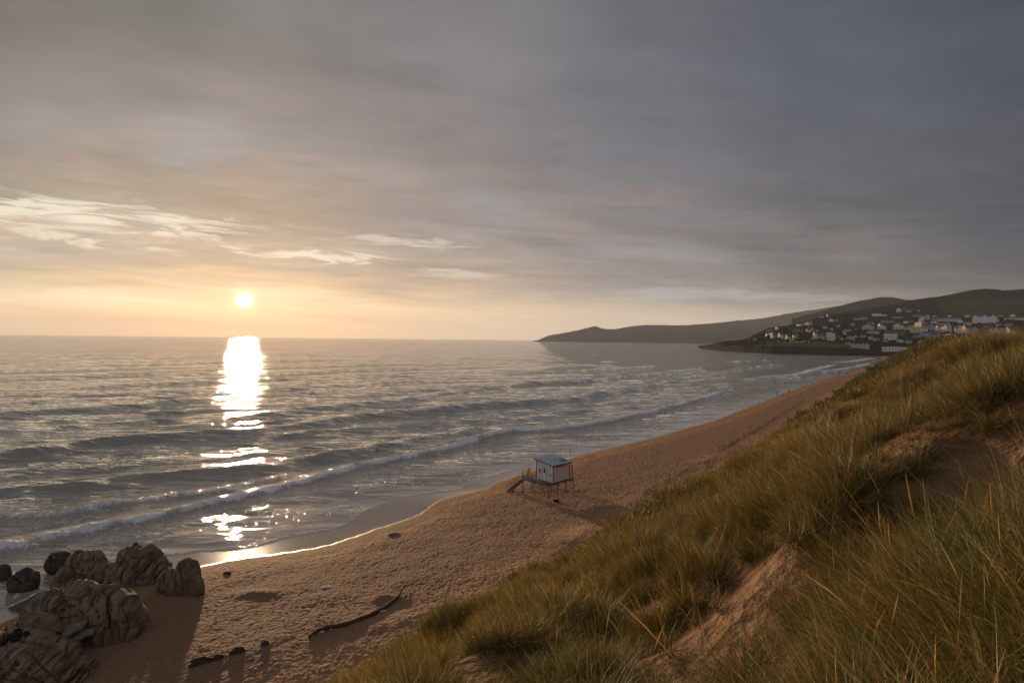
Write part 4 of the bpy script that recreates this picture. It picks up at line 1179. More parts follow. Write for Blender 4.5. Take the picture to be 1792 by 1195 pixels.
    v = MB(); v.bar((0.15,-0.2,zr(-0.2)),(0.15,-0.2,zr(-0.2)+0.22),0.16,n=10); v.bar((0.15,-0.2,zr(-0.2)+0.22),(0.15,-0.2,zr(-0.2)+0.27),0.3,n=10); v.obj('vent_cowl', trim, roof)
    a = MB(); a.bar((0.35,-1.1,zr(-1.1)),(0.35,-1.1,zr(-1.1)+0.25),0.08,n=6); a.bar((0.35,-1.1,zr(-1.1)+0.2),(0.35,-1.1,zr(-1.1)+2.1),0.03,n=6); a.obj('aerial', steel, roof)
    # deck
    dx0, dx1, dy0, dy1 = -hx-1.05, hx+1.0, -hy-0.12, hy+1.9
    db = MB(); n = 26
    for i in range(n):
        a0 = dx0+(dx1-dx0)*i/n; a1 = dx0+(dx1-dx0)*(i+1)/n-0.012
        db.box((a0, dy0, z0-0.08), (a1, dy1, z0-0.035))
    deck = db.obj('deck', wood, t)
    jb = MB()
    for y in (dy0+0.03, -0.3, 1.3, dy1-0.03): jb.box((dx0, y-0.035, z0-0.28), (dx1, y+0.035, z0-0.083))
    for x in (dx0+0.03, dx1-0.03): jb.box((x-0.035, dy0+0.07, z0-0.30), (x+0.035, dy1-0.07, z0-0.083))
    jb.obj('joists', wood, deck)
    for x in (dx0+0.08, -0.9, 1.0, dx1-0.08):
        for y in (dy0+0.1, 1.2, dy1-0.1):
            wx = cx + x*math.cos(A) - y*math.sin(A); wy = cy + x*math.sin(A) + y*math.cos(A)
            gz = hz(wx, wy, False) - g - 0.4
            lb = MB(); lb.bar((x, y, gz), (x, y, z0-0.1), 0.13, n=8); lb.obj('leg', wood, t)
    bb = MB()
    for x in (dx0+0.08, dx1-0.08):
        bb.bar((x, dy0+0.1, 0.3), (x, 1.2, z0-0.35), 0.05); bb.bar((x, dy0+0.1, z0-0.35), (x, 1.2, 0.3), 0.05)
    for x, x2 in ((dx0+0.08, -0.9), (1.0, dx1-0.08)):
        bb.bar((x, dy0+0.1, 0.3), (x2, dy0+0.1, z0-0.35), 0.05)
    bb.obj('brace', steel, t)
    pb = MB()
    for k in range(4): pb.box((dx0-0.05, 1.45, z0-0.22+k*0.155), (dx0-0.015, dy1, z0-0.08+k*0.155))
    pb.obj('side_boarding', M_('grey_boarding', (0.24,0.22,0.21), 0.8, 0.2, 4.0), deck)
    # railings round the sea side
    def rail(p, q, n, name='railing', zb=None, zt=None):
        rb = MB()
        for i in range(n+1):
            f = i/n; x = p[0]+(q[0]-p[0])*f; y = p[1]+(q[1]-p[1])*f; z = p[2]+(q[2]-p[2])*f
            rb.bar((x, y, z-0.05), (x, y, z+1.05), 0.055)
        rb.bar((p[0],p[1],p[2]+1.05), (q[0],q[1],q[2]+1.05), 0.06)
        rb.bar((p[0],p[1],p[2]+0.55), (q[0],q[1],q[2]+0.55), 0.045)
        return rb.obj(name, steel, t)
    rail((dx0+0.05, dy1-0.05, z0), (dx0+0.05+1.0, dy1-0.05, z0), 1)
    rail((dx0+1.1, dy1-0.05, z0), (dx1-0.05, dy1-0.05, z0), 5)
    rail((dx1-0.05, dy0+0.05, z0), (dx1-0.05, dy1-0.12, z0), 5)
    rail((dx0+0.02, 1.7, z0), (dx0+0.02, dy1-0.15, z0), 2)
    for ob in ([(hx+0.35, -hy-0.06, hx+0.75), ( -hx-0.9, hy+0.9, -hx-0.35)]):
        sb = MB(); sb.box((ob[0], ob[1]-0.03, z0+0.0), (ob[2], ob[1]+0.03, z0+1.95 if ob[0] > 0 else z0+1.6)); sb.obj('windbreak_board', orange, t)
    pb = MB(); pb.bar((hx+0.25, -hy-0.02, z0-0.1), (hx+0.25, -hy-0.02, z0+4.6), 0.055, n=6); pb.bar((hx+0.10,-hy-0.02,z0+4.2),(hx+0.40,-hy-0.02,z0+4.2),0.03); pb.obj('mast', steel, t)
    # stairs down to the sand
    run = 3.5; xs0, xs1 = dx0+0.05, dx0+0.95
    ex = cx + xs0*math.cos(A) - (dy1+run)*math.sin(A); ey = cy + xs0*math.sin(A) + (dy1+run)*math.cos(A)
    zb = hz(ex, ey, False)-g-0.05
    stb = MB()
    for x in (xs0, xs1):
        stb.add([(x-0.03,dy1,z0-0.08),(x+0.03,dy1,z0-0.08),(x+0.03,dy1+run,zb),(x-0.03,dy1+run,zb),(x-0.03,dy1,z0-0.32),(x+0.03,dy1,z0-0.32),(x+0.03,dy1+run-0.3,zb-0.1),(x-0.03,dy1+run-0.3,zb-0.1)],
            [(3,2,1,0),(4,5,6,7),(0,1,5,4),(1,2,6,5),(2,3,7,6),(3,0,4,7)])
    st = stb.obj('stairs', wood, t)
    for k in range(9):
        f = (k+0.7)/9.4; y = dy1+run*f; z = z0-0.08+(zb-z0+0.08)*f
        kb = MB(); kb.box((xs0+0.03, y-0.14, z-0.04), (xs1-0.03, y+0.14, z)); kb.obj('tread', wood, st)
    for x in (xs0, xs1):
        rb = MB()
        for k in range(5):
            f = k/4*0.95; y = dy1+run*f; z = z0-0.08+(zb-z0+0.08)*f
            rb.bar((x, y, z-0.05), (x, y, z+0.95), 0.045)
        rb.bar((x, dy1, z0+0.87), (x, dy1+run*0.95, z0-0.08+(zb-z0+0.08)*0.95+0.95), 0.055)
        rb.bar((x, dy1, z0+0.4), (x, dy1+run*0.95, z0-0.08+(zb-z0+0.08)*0.95+0.48), 0.04)
        rb.obj('handrail', steel, st)
build_hut()

# ------------------------------------------------------------------ rocks
def rock_material(name, c1, c2, tilt=0.25, dark=False):
    m, b = new_mat(name)
    P = objco()
    n = E.nt.nodes.new('ShaderNodeMapping'); n.inputs['Rotation'].default_value = (0, tilt, 0); n.inputs['Scale'].default_value = (1.7, 0.6, 0.55)
    E.nt.links.new(P.s, n.inputs['Vector']); Q = E(n.outputs[0])
    s1 = noise(Q, 1.6, 5, 0.65, 0.3); s2 = noise(P, 0.9, 5, 0.6); s3 = noise(P, 9.0, 5, 0.7)
    c = mixc(s2, c1, c2); c = mixc(smooth(s1, 0.36, 0.58), tuple(v*0.65 for v in c1), c)
    c = mixc(smooth(s3, 0.55, 0.75), c, tuple(v*1.25 for v in c2))
    setin(b, 'Base Color', c); setin(b, 'Roughness', 0.85); setin(b, 'Specular IOR Level', 0.25)
    bump(s1*0.5 + s3*0.12 + noise(P, 3.0, 4, 0.6)*0.2, 1.0, 0.22, b)
    return m
ROCK = rock_material('banded_rock', (0.15,0.105,0.068), (0.26,0.19,0.128))
ROCKW = rock_material('wet_rock', (0.06,0.042,0.034), (0.12,0.085,0.065), 0.9)
SLAB = rock_material('pale_slab', (0.19,0.155,0.115), (0.29,0.24,0.18), 1.2)
def rock(name, label, px, py, depth, wpx, hpx, thick, seed, prof=None, mat=None, tilt=0.3, rough=1.0, rz=None, group=None, sink=1.2, cat='rock', blk=1.0):
    s = depth/FP
    W, H = wpx*s*0.87, hpx*s*(0.80 if wpx > 200 else 0.86)
    base = at_y(px, py, depth)
    zb = base[2]
    U, V = 190, 96
    th = np.linspace(0, 2*np.pi, U, endpoint=False); ph = np.linspace(-np.pi/2, np.pi/2, V)
    T, Pp = np.meshgrid(th, ph)
    sp = lambda v, p: np.sign(v)*np.abs(v)**p
    x = sp(np.cos(Pp), 0.5*blk)*sp(np.cos(T), 0.7)
    y = sp(np.cos(Pp), 0.6)*sp(np.sin(T), 0.8)
    z = sp(np.sin(Pp), 0.62*blk)
    tz = np.interp(x, [p[0] for p in prof], [p[1] for p in prof]) if prof else (1-0.35*np.abs(x)**2)
    X = x*W/2; Y = y*thick/2*(0.75+0.25*(1-np.clip(z, 0, 1)))
    Zt = np.where(z > 0, z*tz*H, z*sink)
    X = X*(1+0.10*(1-np.clip(z, -1, 1)))
    # strata: slabs standing on edge, each stepped from the next
    ct, st_ = math.cos(tilt), math.sin(tilt)
    q = X*ct + Zt*st_ + 0.25*gnoise(X*0.8, Zt*0.6, seed) + 0.5*gnoise(Y*0.7+3, Zt*0.3, seed+9)
    lay = gnoise(q*0.55, Y*0.2+Zt*0.12+seed, seed+1)*0.8 + gnoise(q*1.3, Y*0.3+Zt*0.2, seed+2)*0.32
    c1_ = np.abs(gnoise(q*0.62+2, Zt*0.10+Y*0.05, seed+21)); c2_ = np.abs(gnoise(q*1.5, Zt*0.22+Y*0.1+4, seed+22)); c3_ = np.abs(gnoise(X*0.5+Y*0.3, Zt*1.1+q*0.2, seed+23))
    groove = -0.55*np.exp(-(c1_/0.030)**2) - 0.26*np.exp(-(c2_/0.035)**2) - 0.22*np.exp(-(c3_/0.025)**2)
    step = np.round(lay*4)/4*0.5 + lay*0.45 + groove*1.1
    fac = gnoise(X*0.6+Zt*0.3, Y*0.6-Zt*0.5, seed+4)*0.40 + gnoise(X*1.6+Y, Zt*1.4-Y*0.6, seed+5)*0.10 + gnoise(X*5+Y*2, Zt*5+Y*3, seed+6)*0.035
    amp = rough*min(W, H*2, thick*1.5)*0.16
    nx, ny, nz = x*0.6, y, np.clip(z, 0, 1)*1.0
    nn = np.sqrt(nx**2+ny**2+nz**2)+1e-6
    disp = (step*0.9+fac)*amp*np.clip(Zt/0.3+1, 0.2, 1)
    X = X + disp*nx/nn; Y = Y + disp*ny/nn; Zt = Zt + disp*nz/nn*np.where(z > 0, 1, 0)
    co = np.stack([X, Y, Zt], -1).reshape(-1, 3)
    fs = [(j*U+i, j*U+(i+1) % U, (j+1)*U+(i+1) % U, (j+1)*U+i) for j in range(V-1) for i in range(U)]
    me = bpy.data.meshes.new(name); me.from_pydata(co.tolist(), [], fs); me.update()
    me.materials.append(mat or ROCK)
    me.polygons.foreach_set('use_smooth', [False]*len(fs))
    o = bpy.data.objects.new(name, me); sc.collection.objects.link(o)
    o.location = (base[0], base[1] + thick*0.35, zb); o.rotation_euler = (0, 0, 0.0 if rz is None else rz)
    return tag(o, label, cat, group)
g_ = 'rocks at the left end of the beach'
rock('boulder', 'largest rock, broad upright slabs of brown stone at the lower left', 122, 1128, 41.5, 240, 113, 4.2, 11,
     [(-1,0.42),(-0.88,0.72),(-0.66,0.90),(-0.52,0.84),(-0.36,0.84),(-0.26,0.98),(-0.1,1.0),(0.25,0.96),(0.55,0.92),(0.80,0.84),(0.92,0.6),(1,0.3)], tilt=0.22, group=g_, blk=0.72)
rock('boulder', 'rounded rock mass at the water, left one of the back row', 132, 1024, 53.5, 112, 62, 3.2, 23,
     [(-1,0.2),(-0.7,0.55),(-0.4,0.95),(0.0,1.0),(0.4,0.92),(0.8,0.6),(1,0.5)], tilt=0.6, group=g_)
rock('boulder', 'jagged twin-peaked rock in the middle of the back row', 232, 1012, 53.5, 112, 57, 3.2, 37,
     [(-1,0.45),(-0.75,0.6),(-0.6,0.95),(-0.4,0.98),(-0.2,1.0),(0.0,0.84),(0.2,0.93),(0.45,0.88),(0.7,0.5),(1,0.25)], tilt=-0.4, group=g_)
rock('boulder', 'low saddle of rock joining the two back rocks', 185, 1020, 52.5, 90, 34, 2.6, 41, None, tilt=0.3, group=g_)
rock('boulder', 'upright knob of rock at the right end of the back row', 313, 1029, 50.5, 56, 52, 2.6, 53,
     [(-1,0.3),(-0.5,0.62),(-0.2,0.95),(0.2,1.0),(0.6,0.92),(1,0.55)], tilt=0.5, group=g_)
rock('boulder', 'small rock leaning on the right foot of the upright knob', 341, 1028, 50.0, 24, 22, 1.1, 59, None, group=g_)
rock('boulder', 'low shoulder of rock before the upright knob', 290, 1020, 51.0, 44, 24, 1.6, 61, None, group=g_)
rock('boulder', 'low rough reef stretching left from the back row into the water', 95, 985, 57.0, 46, 20, 2.0, 67, None, ROCKW, 0.8, group=g_)
rock('boulder', 'seaweed-dark rock awash in the shallows near the left edge', 30, 1019, 53.0, 46, 23, 2.0, 71, [(-1,0.2),(-0.5,0.8),(0,1),(0.4,0.7),(1,0.3)], ROCKW, 0.8, 1.4, group=g_)
rock('boulder', 'small dark rock right of the seaweed-dark one in the shallows', 55, 1010, 53.5, 16, 10, 0.9, 73, None, ROCKW, 0.8, 1.4, group=g_)
rock('boulder', 'dark rock cut by the left edge of the picture in the shallows', -2, 1004, 55.5, 26, 16, 1.2, 79, None, ROCKW, 0.8, 1.4, group=g_)
rock('boulder', 'little pointed rock alone in the foam', 233, 957, 64.0, 14, 9, 0.7, 83, [(-1,0.2),(0.2,1),(1,0.1)], ROCKW, 0.8, 1.2, group=g_)
rock('boulder', 'tiny dark rock far out between two wave crests', 68, 858, 91.0, 13, 5, 0.8, 89, None, ROCKW, 0.8, 1.2, group=g_, sink=2.0)
rock('boulder', 'low craggy rock filling the bottom left corner', 38, 1215, 36.0, 215, 84, 4.6, 97,
     [(-1,0.75),(-0.6,0.86),(-0.2,0.95),(0.0,1.0),(0.3,0.9),(0.55,0.82),(0.75,0.5),(1,0.15)], None, -0.5, 1.3, group=g_)
rock('boulder', 'smooth sandy rock ledge above the corner rock, under the sitting people', 20, 1150, 37.6, 140, 46, 2.6, 101,
     [(-1,0.9),(-0.4,1.0),(0.2,0.9),(0.6,0.8),(1,0.5)], None, 1.2, 0.6, group=g_)
rock('boulder', 'rough knee of rock behind the sitting people', 66, 1112, 40.0, 74, 34, 1.6, 103, [(-1,0.9),(-0.3,1.0),(0.3,0.8),(1,0.3)], None, 0.9, 0.8, group=g_)
rock_trees = [(o, bvh_of(o)) for o in list(sc.objects) if o.name.startswith('boulder')]
def on_rocks(px, py):
    d = Vector(ray(px, py)).normalized(); best = None
    for o, t in rock_trees:
        h = t.ray_cast(Vector((0, 0, HC)) - o.location, d)
        if h[0] is not None and (best is None or h[3] < best[1]): best = (h[0] + o.location, h[3])
    return best[0] if best else Vector(at_y(px, py, 38.5))
def slab(px, py, depth, L, Wd, ang, lift, label, seed):
    b = on_rocks(px, py) + Vector((0.12, -0.25, 0.12))
    co, fs = [], []
    U = 40; ts = np.linspace(0, 2*np.pi, U, endpoint=False)
    for z in (0.0, 0.16, 0.24):
        k = {0.0: 1.0, 0.16: 1.0, 0.24: 0.82}[z]
        for t in ts:
            r = 1+0.07*math.sin(3*t+seed)+0.05*math.sin(7*t)
            co.append((math.copysign(abs(math.cos(t))**0.8, math.cos(t))*L/2*k*r, math.copysign(abs(math.sin(t))**0.8, math.sin(t))*Wd/2*k*r, z))
    for j in range(2):
        fs += [(j*U+i, j*U+(i+1) % U, (j+1)*U+(i+1) % U, (j+1)*U+i) for i in range(U)]
    fs += [tuple(range(U))[::-1], tuple(range(2*U, 3*U))]
    me = bpy.data.meshes.new('rock_slab'); me.from_pydata(co, [], fs); me.update(); me.materials.append(SLAB)
    o = bpy.data.objects.new('rock_slab', me); sc.collection.objects.link(o)
    o.location = b; o.rotation_euler = (0.75, -lift, ang)
    tag(o, label, 'rock', g_)
slab(117, 1108, 39.0, 2.7, 0.85, 0.25, 0.42, 'upper of two long pale slabs leaning before the largest rock', 1)
slab(139, 1114, 38.8, 2.1, 0.75, 0.2, 0.30, 'lower of two long pale slabs leaning before the largest rock', 2)

# ------------------------------------------------------------------ small things on the sand
def lump(name, label, px, py, w, h, d, mat, seed, cat, group=None, rz=0.0):
    p = ground_at(px, py, 20)
    U, V = 60, 28
    co = []
    for j in range(V):
        ph = -0.5 + (math.pi/2+0.5)*j/(V-1)
        for i in range(U):
            t = 2*math.pi*i/U
            r = 1 + 0.45*float(gnoise(np.array(math.cos(t)*1.7+seed), np.array(math.sin(t)*1.7+ph*1.5), seed))+0.3*float(gnoise(np.array(math.cos(t)*5+seed), np.array(math.sin(t)*5+ph*4), seed))
            co.append((math.cos(t)*math.cos(ph)*w/2*r, math.sin(t)*math.cos(ph)*d/2*r, math.sin(ph)*h*r))
    fs = [(j*U+i, j*U+(i+1) % U, (j+1)*U+(i+1) % U, (j+1)*U+i) for j in range(V-1) for i in range(U)]
    me = bpy.data.meshes.new(name); me.from_pydata(co, [], fs); me.update(); me.materials.append(mat)
    o = bpy.data.objects.new(name, me); sc.collection.objects.link(o); o.location = p; o.rotation_euler = (0, 0, rz)
    return tag(o, label, cat, group)
WEED = M_('dry_seaweed', (0.075,0.05,0.033), 0.9, 0.35, 9.0)
gw = 'seaweed heaps along the foot of the dune'
lump('seaweed_heap', 'longest dark seaweed heap, nearest to the bottom of the picture', 352, 1160, 1.25, 0.36, 0.6, WEED, 3, 'seaweed', gw, 0.5)
lump('seaweed_heap', 'narrow seaweed heap between the longest and the rounded one', 381, 1152, 0.6, 0.2, 0.35, WEED, 4, 'seaweed', gw, 0.5)
lump('seaweed_heap', 'rounded dark seaweed heap, third along the dune foot', 415, 1141, 0.85, 0.32, 0.5, WEED, 5, 'seaweed', gw, 0.5)
lump('seaweed_heap', 'smallest seaweed heap, farthest along towards the driftwood', 464, 1128, 0.6, 0.22, 0.35, WEED, 6, 'seaweed', gw, 0.4)
lump('plastic_sheet', 'small pale flattened scrap of plastic alone on the open sand', 572, 1027, 1.0, 0.07, 0.45, M_('pale_plastic', (0.55,0.52,0.55), 0.5, 0.05, 2.0), 8, 'litter')
lump('flat_stone', 'flat grey stone on the damp sand by the waterline', 690, 935, 1.3, 0.16, 0.7, M_('grey_stone', (0.20,0.17,0.15), 0.8, 0.2, 3.0), 9, 'stone', None, 0.4)
lump('black_bundle', 'small black bundle on the sand below the lifeguard hut', 974, 877.5, 0.7, 0.30, 0.4, M_('black_cloth', (0.012,0.012,0.012), 0.9, 0.2, 5.0), 10, 'bag')
lump('driftwood_chunk', 'short brown chunk of wood near the waterline past the upright knob rock', 398, 1003, 0.7, 0.16, 0.25, M_('driftwood', (0.09,0.055,0.035), 0.9, 0.3, 8.0), 12, 'driftwood')

def driftwood():
    pix = [(541,1116),(552,1108),(570,1101),(600,1095),(630,1085),(660,1072),(684,1056),(697,1044),(704,1035),(709,1026)]
    rad = [0.10,0.15,0.17,0.16,0.15,0.15,0.13,0.11,0.07,0.025]
    t = thing('driftwood_log', 'long curved driftwood trunk lying on the trodden sand', 'driftwood', ground_at(625, 1087, 20))
    o0 = t.location
    pts = []
    for i, p in enumerate(pix):
        q = ground_at(p[0], p[1], 20); pts.append(q - o0 + Vector((0, 0, rad[i]*0.75 + (0.25 if i >= 8 else 0))))
    pts = [Vector(v) for v in smooth_line([np.array(p) for p in pts], 4)]
    rr = np.interp(np.linspace(0, 9, len(pts)), range(10), rad)*(1+0.12*np.sin(np.arange(len(pts))*1.7))
    b = MB(); b.tube(pts, list(rr), 12); b.obj('trunk', M_('driftwood', (0.09,0.055,0.035)), t, True)
    b = MB(); q = pts[26]
    b.tube([q, q+Vector((0.5,0.15,0.08)), q+Vector((1.1,0.2,0.05))], [0.07,0.05,0.015], 8); b.obj('branch', M_('driftwood', (0.09,0.055,0.035)), t, True)
driftwood()

# ------------------------------------------------------------------ stake fence at the foot of the dune
def fence():
    pix = [(1257,793),(1266,789),(1276,784),(1285,779),(1293,773),(1302,768),(1312,762),(1322,757),(1332,750),(1342,744),(1352,738),(1362,731),(1374,725),(1388,715),(1402,706),(1416,695),(1430,686)]
    P = [ground_at(p[0], p[1], 60) for p in pix]
    t = thing('stake_fence', 'broken line of weathered wooden stakes along the dune foot', 'fence', P[0])
    L = smooth_line([np.array((p.x, p.y)) for p in P], 12)
    L = [L[0]] + L
    wood = M_('stake_wood', (0.20,0.13,0.085), 0.9, 0.3, 5.0)
    dist = 0; last = L[0]; nxt = 0; n = 0; tops = []
    rd = random.Random(4)
    for q in L:
        dist += float(np.linalg.norm(q-last)); last = q
        if dist >= nxt and n < 88:
            gap = rd.uniform(0.5, 1.25) if dist < 60 else rd.uniform(0.9, 2.1)
            nxt = dist + gap
            h = rd.uniform(0.75, 1.35); z = hz(q[0], q[1], False)
            p0 = Vector((q[0], q[1], z-0.3)) - t.location; lx, ly = rd.uniform(-0.16, 0.16), rd.uniform(-0.12, 0.12)
            b = MB(); r = rd.uniform(0.05, 0.09)
            b.tube([p0, p0+Vector((lx*0.5, ly*0.5, 0.3+h*0.6)), p0+Vector((lx, ly, 0.3+h))], [r, r*0.9, r*0.6], 6); b.obj('post', wood, t); n += 1
            tops.append(p0+Vector((lx*0.8, ly*0.8, 0.3+h*0.8)))
    b = MB()
    for a, c in zip(tops[:-1], tops[1:]):
        if (c-a).length < 3: b.bar(a, c, 0.012)
    b.obj('wire', M_('fence_wire', (0.12,0.09,0.07), 0.7, 0.2, 3.0), t)
    # dead brushwood caught on the wire
    for px, py, r in [(1267,786,0.55),(1281,776,0.6),(1284,773,0.5),(1322,754,0.45),(1330,748,0.5),(1336,746,0.4)]:
        q = ground_at(px, py+4, 60) - t.location; b = MB()
        for k in range(60):
            a = rd.uniform(0, 6.28); e = rd.uniform(0.3, 1.4)
            s = Vector((rd.uniform(-r, r)*0.5, rd.uniform(-r, r)*0.5, rd.uniform(0, 0.5)))
            b.bar(q+s, q+s+Vector((math.cos(a)*math.cos(e), math.sin(a)*math.cos(e), math.sin(e)))*rd.uniform(0.3, 0.9)*r*1.6, 0.02)
        b.obj('brushwood', M_('dead_brush', (0.42,0.28,0.18), 0.9, 0.2, 4.0), t)
    q = ground_at(1313, 781, 60)
    b = MB(); b.tube([(0,0,-0.4),(0.02,0,0.8),(-0.08,0.02,1.75)], [0.075,0.07,0.055], 8)
    o = b.obj('wooden_post', wood, None, False, q); tag(o, 'lone leaning dark post standing uphill of the stake fence', 'post')
fence()

# ------------------------------------------------------------------ people
def skin_mesh(name, verts, edges, radii, root, mat, sub=1):
    me = bpy.data.meshes.new(name); me.from_pydata(verts, edges, []); me.update()
    o = bpy.data.objects.new(name, me); sc.collection.objects.link(o)
    sk = o.modifiers.new('skin', 'SKIN'); sk.use_smooth_shade = True
    ss = o.modifiers.new('sub', 'SUBSURF'); ss.levels = sub; ss.render_levels = sub
    for i, r in enumerate(radii):
        v = me.skin_vertices[0].data[i]; v.radius = (r, r) if not hasattr(r, '__len__') else r
        v.use_root = (i == root)
    dg = bpy.context.evaluated_depsgraph_get(); dg.update()
    m2 = bpy.data.meshes.new_from_object(o.evaluated_get(dg)); m2.name = name
    bpy.data.objects.remove(o); m2.materials.clear(); m2.materials.append(mat)
    return m2
def person(label, loc, rz, pose, top=(0.03,0.03,0.04), legs=(0.03,0.03,0.05), hair=(0.05,0.03,0.02), scale=1.0, group=None, cat='person'):
    J = dict(pel=(0,0,0.95), ches=(0,0,1.28), neck=(0,0,1.48), head=(0,-0.01,1.63), crown=(0,0,1.74),
             shL=(-0.18,0,1.42), elL=(-0.24,0.02,1.14), wrL=(-0.24,-0.06,0.90), shR=(0.18,0,1.42), elR=(0.24,0.02,1.14), wrR=(0.24,-0.06,0.90),
             hpL=(-0.10,0,0.92), knL=(-0.11,-0.02,0.50), anL=(-0.11,0.03,0.08), toL=(-0.12,-0.15,0.03),
             hpR=(0.10,0,0.92), knR=(0.11,-0.02,0.50), anR=(0.11,0.03,0.08), toR=(0.12,-0.15,0.03))
    J.update(pose)
    J = {k: Vector(v)*scale for k, v in J.items()}
    key = str(sorted(pose.items()))+str(scale)
    t = thing('person', label, cat, loc, rz, group)
    skin = M_('skin', (0.42,0.26,0.19), 0.6, 0.06, 4.0)
    V, Ed, R = [], [], []
    def add(p, r, par=None):
        V.append(tuple(p)); R.append(r*scale); i = len(V)-1
        if par is not None: Ed.append((par, i))
        return i
    pe = add(J['pel'], 0.13); ch = add(J['ches'], 0.125, pe); nk = add(J['neck'], 0.058, ch)
    hd = add(J['head'], 0.088, nk); cr = add(J['crown'], 0.070, hd)
    for s in 'LR':
        a = add(J['sh'+s], 0.062, ch); b = add(J['el'+s], 0.042, a); c = add(J['wr'+s], 0.028, b)
        d = (J['wr'+s]-J['el'+s]).normalized(); sidev = d.cross(Vector((0, 1, 0.3))).normalized()
        pm = add(J['wr'+s]+d*0.07*scale, 0.034, c)
        for k, ln in enumerate((0.070, 0.085, 0.078, 0.060)):
            o_ = sidev*(k-1.5)*0.020*scale
            f = add(V_(V[pm])+o_+d*0.035*scale, 0.0095, pm); add(V_(V[pm])+o_+d*(0.03+ln)*scale+Vector((0, -0.02, 0))*scale, 0.008, f)
        f = add(V_(V[c])+(d*0.05-sidev*0.045)*scale, 0.011, c); add(V_(V[c])+(d*0.09-sidev*0.06)*scale, 0.010, f)
        h = add(J['hp'+s], 0.10, pe); k_ = add(J['kn'+s], 0.062, h); an = add(J['an'+s], 0.040, k_); add(J['to'+s], 0.038, an)
    o = bpy.data.objects.new('body', skin_mesh('body', V, Ed, R, 0, skin)); sc.collection.objects.link(o); o.parent = t
    # clothing: a jacket over trunk and arms, trousers over hips and legs
    V, Ed, R = [], [], []
    pe = add(J['pel'].lerp(J['ches'], 0.1), 0.152); ch = add(J['ches'], 0.150, pe); add(J['neck'].lerp(J['ches'], 0.25), 0.085, ch)
    for s in 'LR':
        a = add(J['sh'+s], 0.082, ch); b = add(J['el'+s], 0.060, a); add(J['wr'+s].lerp(J['el'+s], 0.1), 0.046, b)
    tm = M_('top_%d_%d_%d' % tuple(int(v*100) for v in top), top, 0.85, 0.15, 6.0)
    o = bpy.data.objects.new('jacket', skin_mesh('jacket', V, Ed, R, 0, tm)); sc.collection.objects.link(o); o.parent = t
    V, Ed, R = [], [], []
    pe = add(J['pel'], 0.148)
    for s in 'LR':
        h = add(J['hp'+s], 0.118, pe); k_ = add(J['kn'+s], 0.080, h); add(J['an'+s].lerp(J['kn'+s], 0.12), 0.062, k_)
    tm = M_('legs_%d_%d_%d' % tuple(int(v*100) for v in legs), legs, 0.85, 0.15, 6.0)
    o = bpy.data.objects.new('trousers', skin_mesh('trousers', V, Ed, R, 0, tm)); sc.collection.objects.link(o); o.parent = t
    V, Ed, R = [], [], []
    up = (J['crown']-J['head']).normalized()
    a = add(J['head']+up*0.045*scale+Vector((0, 0.022, 0))*scale, 0.098); add(J['crown']+up*0.005+Vector((0, 0.012, 0))*scale, 0.082, a); add(J['head']+Vector((0, 0.045, -0.03))*scale, 0.072, a)
    hm = M_('hair_%d' % int(hair[0]*100), hair, 0.7, 0.2, 20.0)
    o = bpy.data.objects.new('hair', skin_mesh('hair', V, Ed, R, 0, hm)); sc.collection.objects.link(o); o.parent = t
    return t
def V_(v): return Vector(v)
SIT = dict(pel=(0,0.10,0.14), hpL=(-0.10,0.08,0.14), hpR=(0.10,0.08,0.14), knL=(-0.13,-0.28,0.48), knR=(0.14,-0.30,0.46), anL=(-0.12,-0.50,0.09), anR=(0.13,-0.54,0.08),
           toL=(-0.13,-0.66,0.05), toR=(0.14,-0.70,0.05), ches=(0,0.06,0.48), neck=(0,0.0,0.69), head=(0,-0.05,0.84), crown=(0,-0.05,0.96),
           shL=(-0.18,0.03,0.62), shR=(0.18,0.03,0.62), elL=(-0.24,-0.10,0.38), elR=(0.24,-0.12,0.38), wrL=(-0.12,-0.32,0.50), wrR=(0.12,-0.34,0.48))
WALK = dict(knL=(-0.10,-0.18,0.52), anL=(-0.10,-0.20,0.10), toL=(-0.11,-0.38,0.07), knR=(0.10,0.04,0.50), anR=(0.10,0.30,0.14), toR=(0.11,0.15,0.05),
            elL=(-0.23,0.14,1.16), wrL=(-0.24,0.14,0.92), elR=(0.23,-0.08,1.16), wrR=(0.22,-0.24,0.96))
BEND = dict(pel=(0,0.12,0.84), hpL=(-0.10,0.12,0.82), hpR=(0.10,0.12,0.82), ches=(0,-0.12,1.02), neck=(0,-0.30,1.10), head=(0,-0.42,1.12), crown=(0,-0.52,1.17),
            shL=(-0.18,-0.24,1.05), shR=(0.18,-0.24,1.05), elL=(-0.24,-0.28,0.80), elR=(0.24,-0.28,0.80), wrL=(-0.14,-0.34,0.56), wrR=(0.14,-0.34,0.56),
            knL=(-0.12,-0.06,0.46), knR=(0.12,-0.06,0.46))
SQUAT = dict(pel=(0,0.10,0.34), hpL=(-0.10,0.10,0.34), hpR=(0.10,0.10,0.34), knL=(-0.16,-0.26,0.50), knR=(0.16,-0.26,0.50), anL=(-0.13,0.0,0.09), anR=(0.13,0.0,0.09),
             toL=(-0.14,-0.18,0.03), toR=(0.14,-0.18,0.03), ches=(0,-0.05,0.64), neck=(0,-0.14,0.84), head=(0,-0.19,0.98), crown=(0,-0.20,1.09),
             shL=(-0.18,-0.10,0.77), shR=(0.18,-0.10,0.77), elL=(-0.22,-0.26,0.58), elR=(0.22,-0.26,0.58), wrL=(-0.12,-0.42,0.42), wrR=(0.12,-0.42,0.42))
gb_ = 'people along the water'
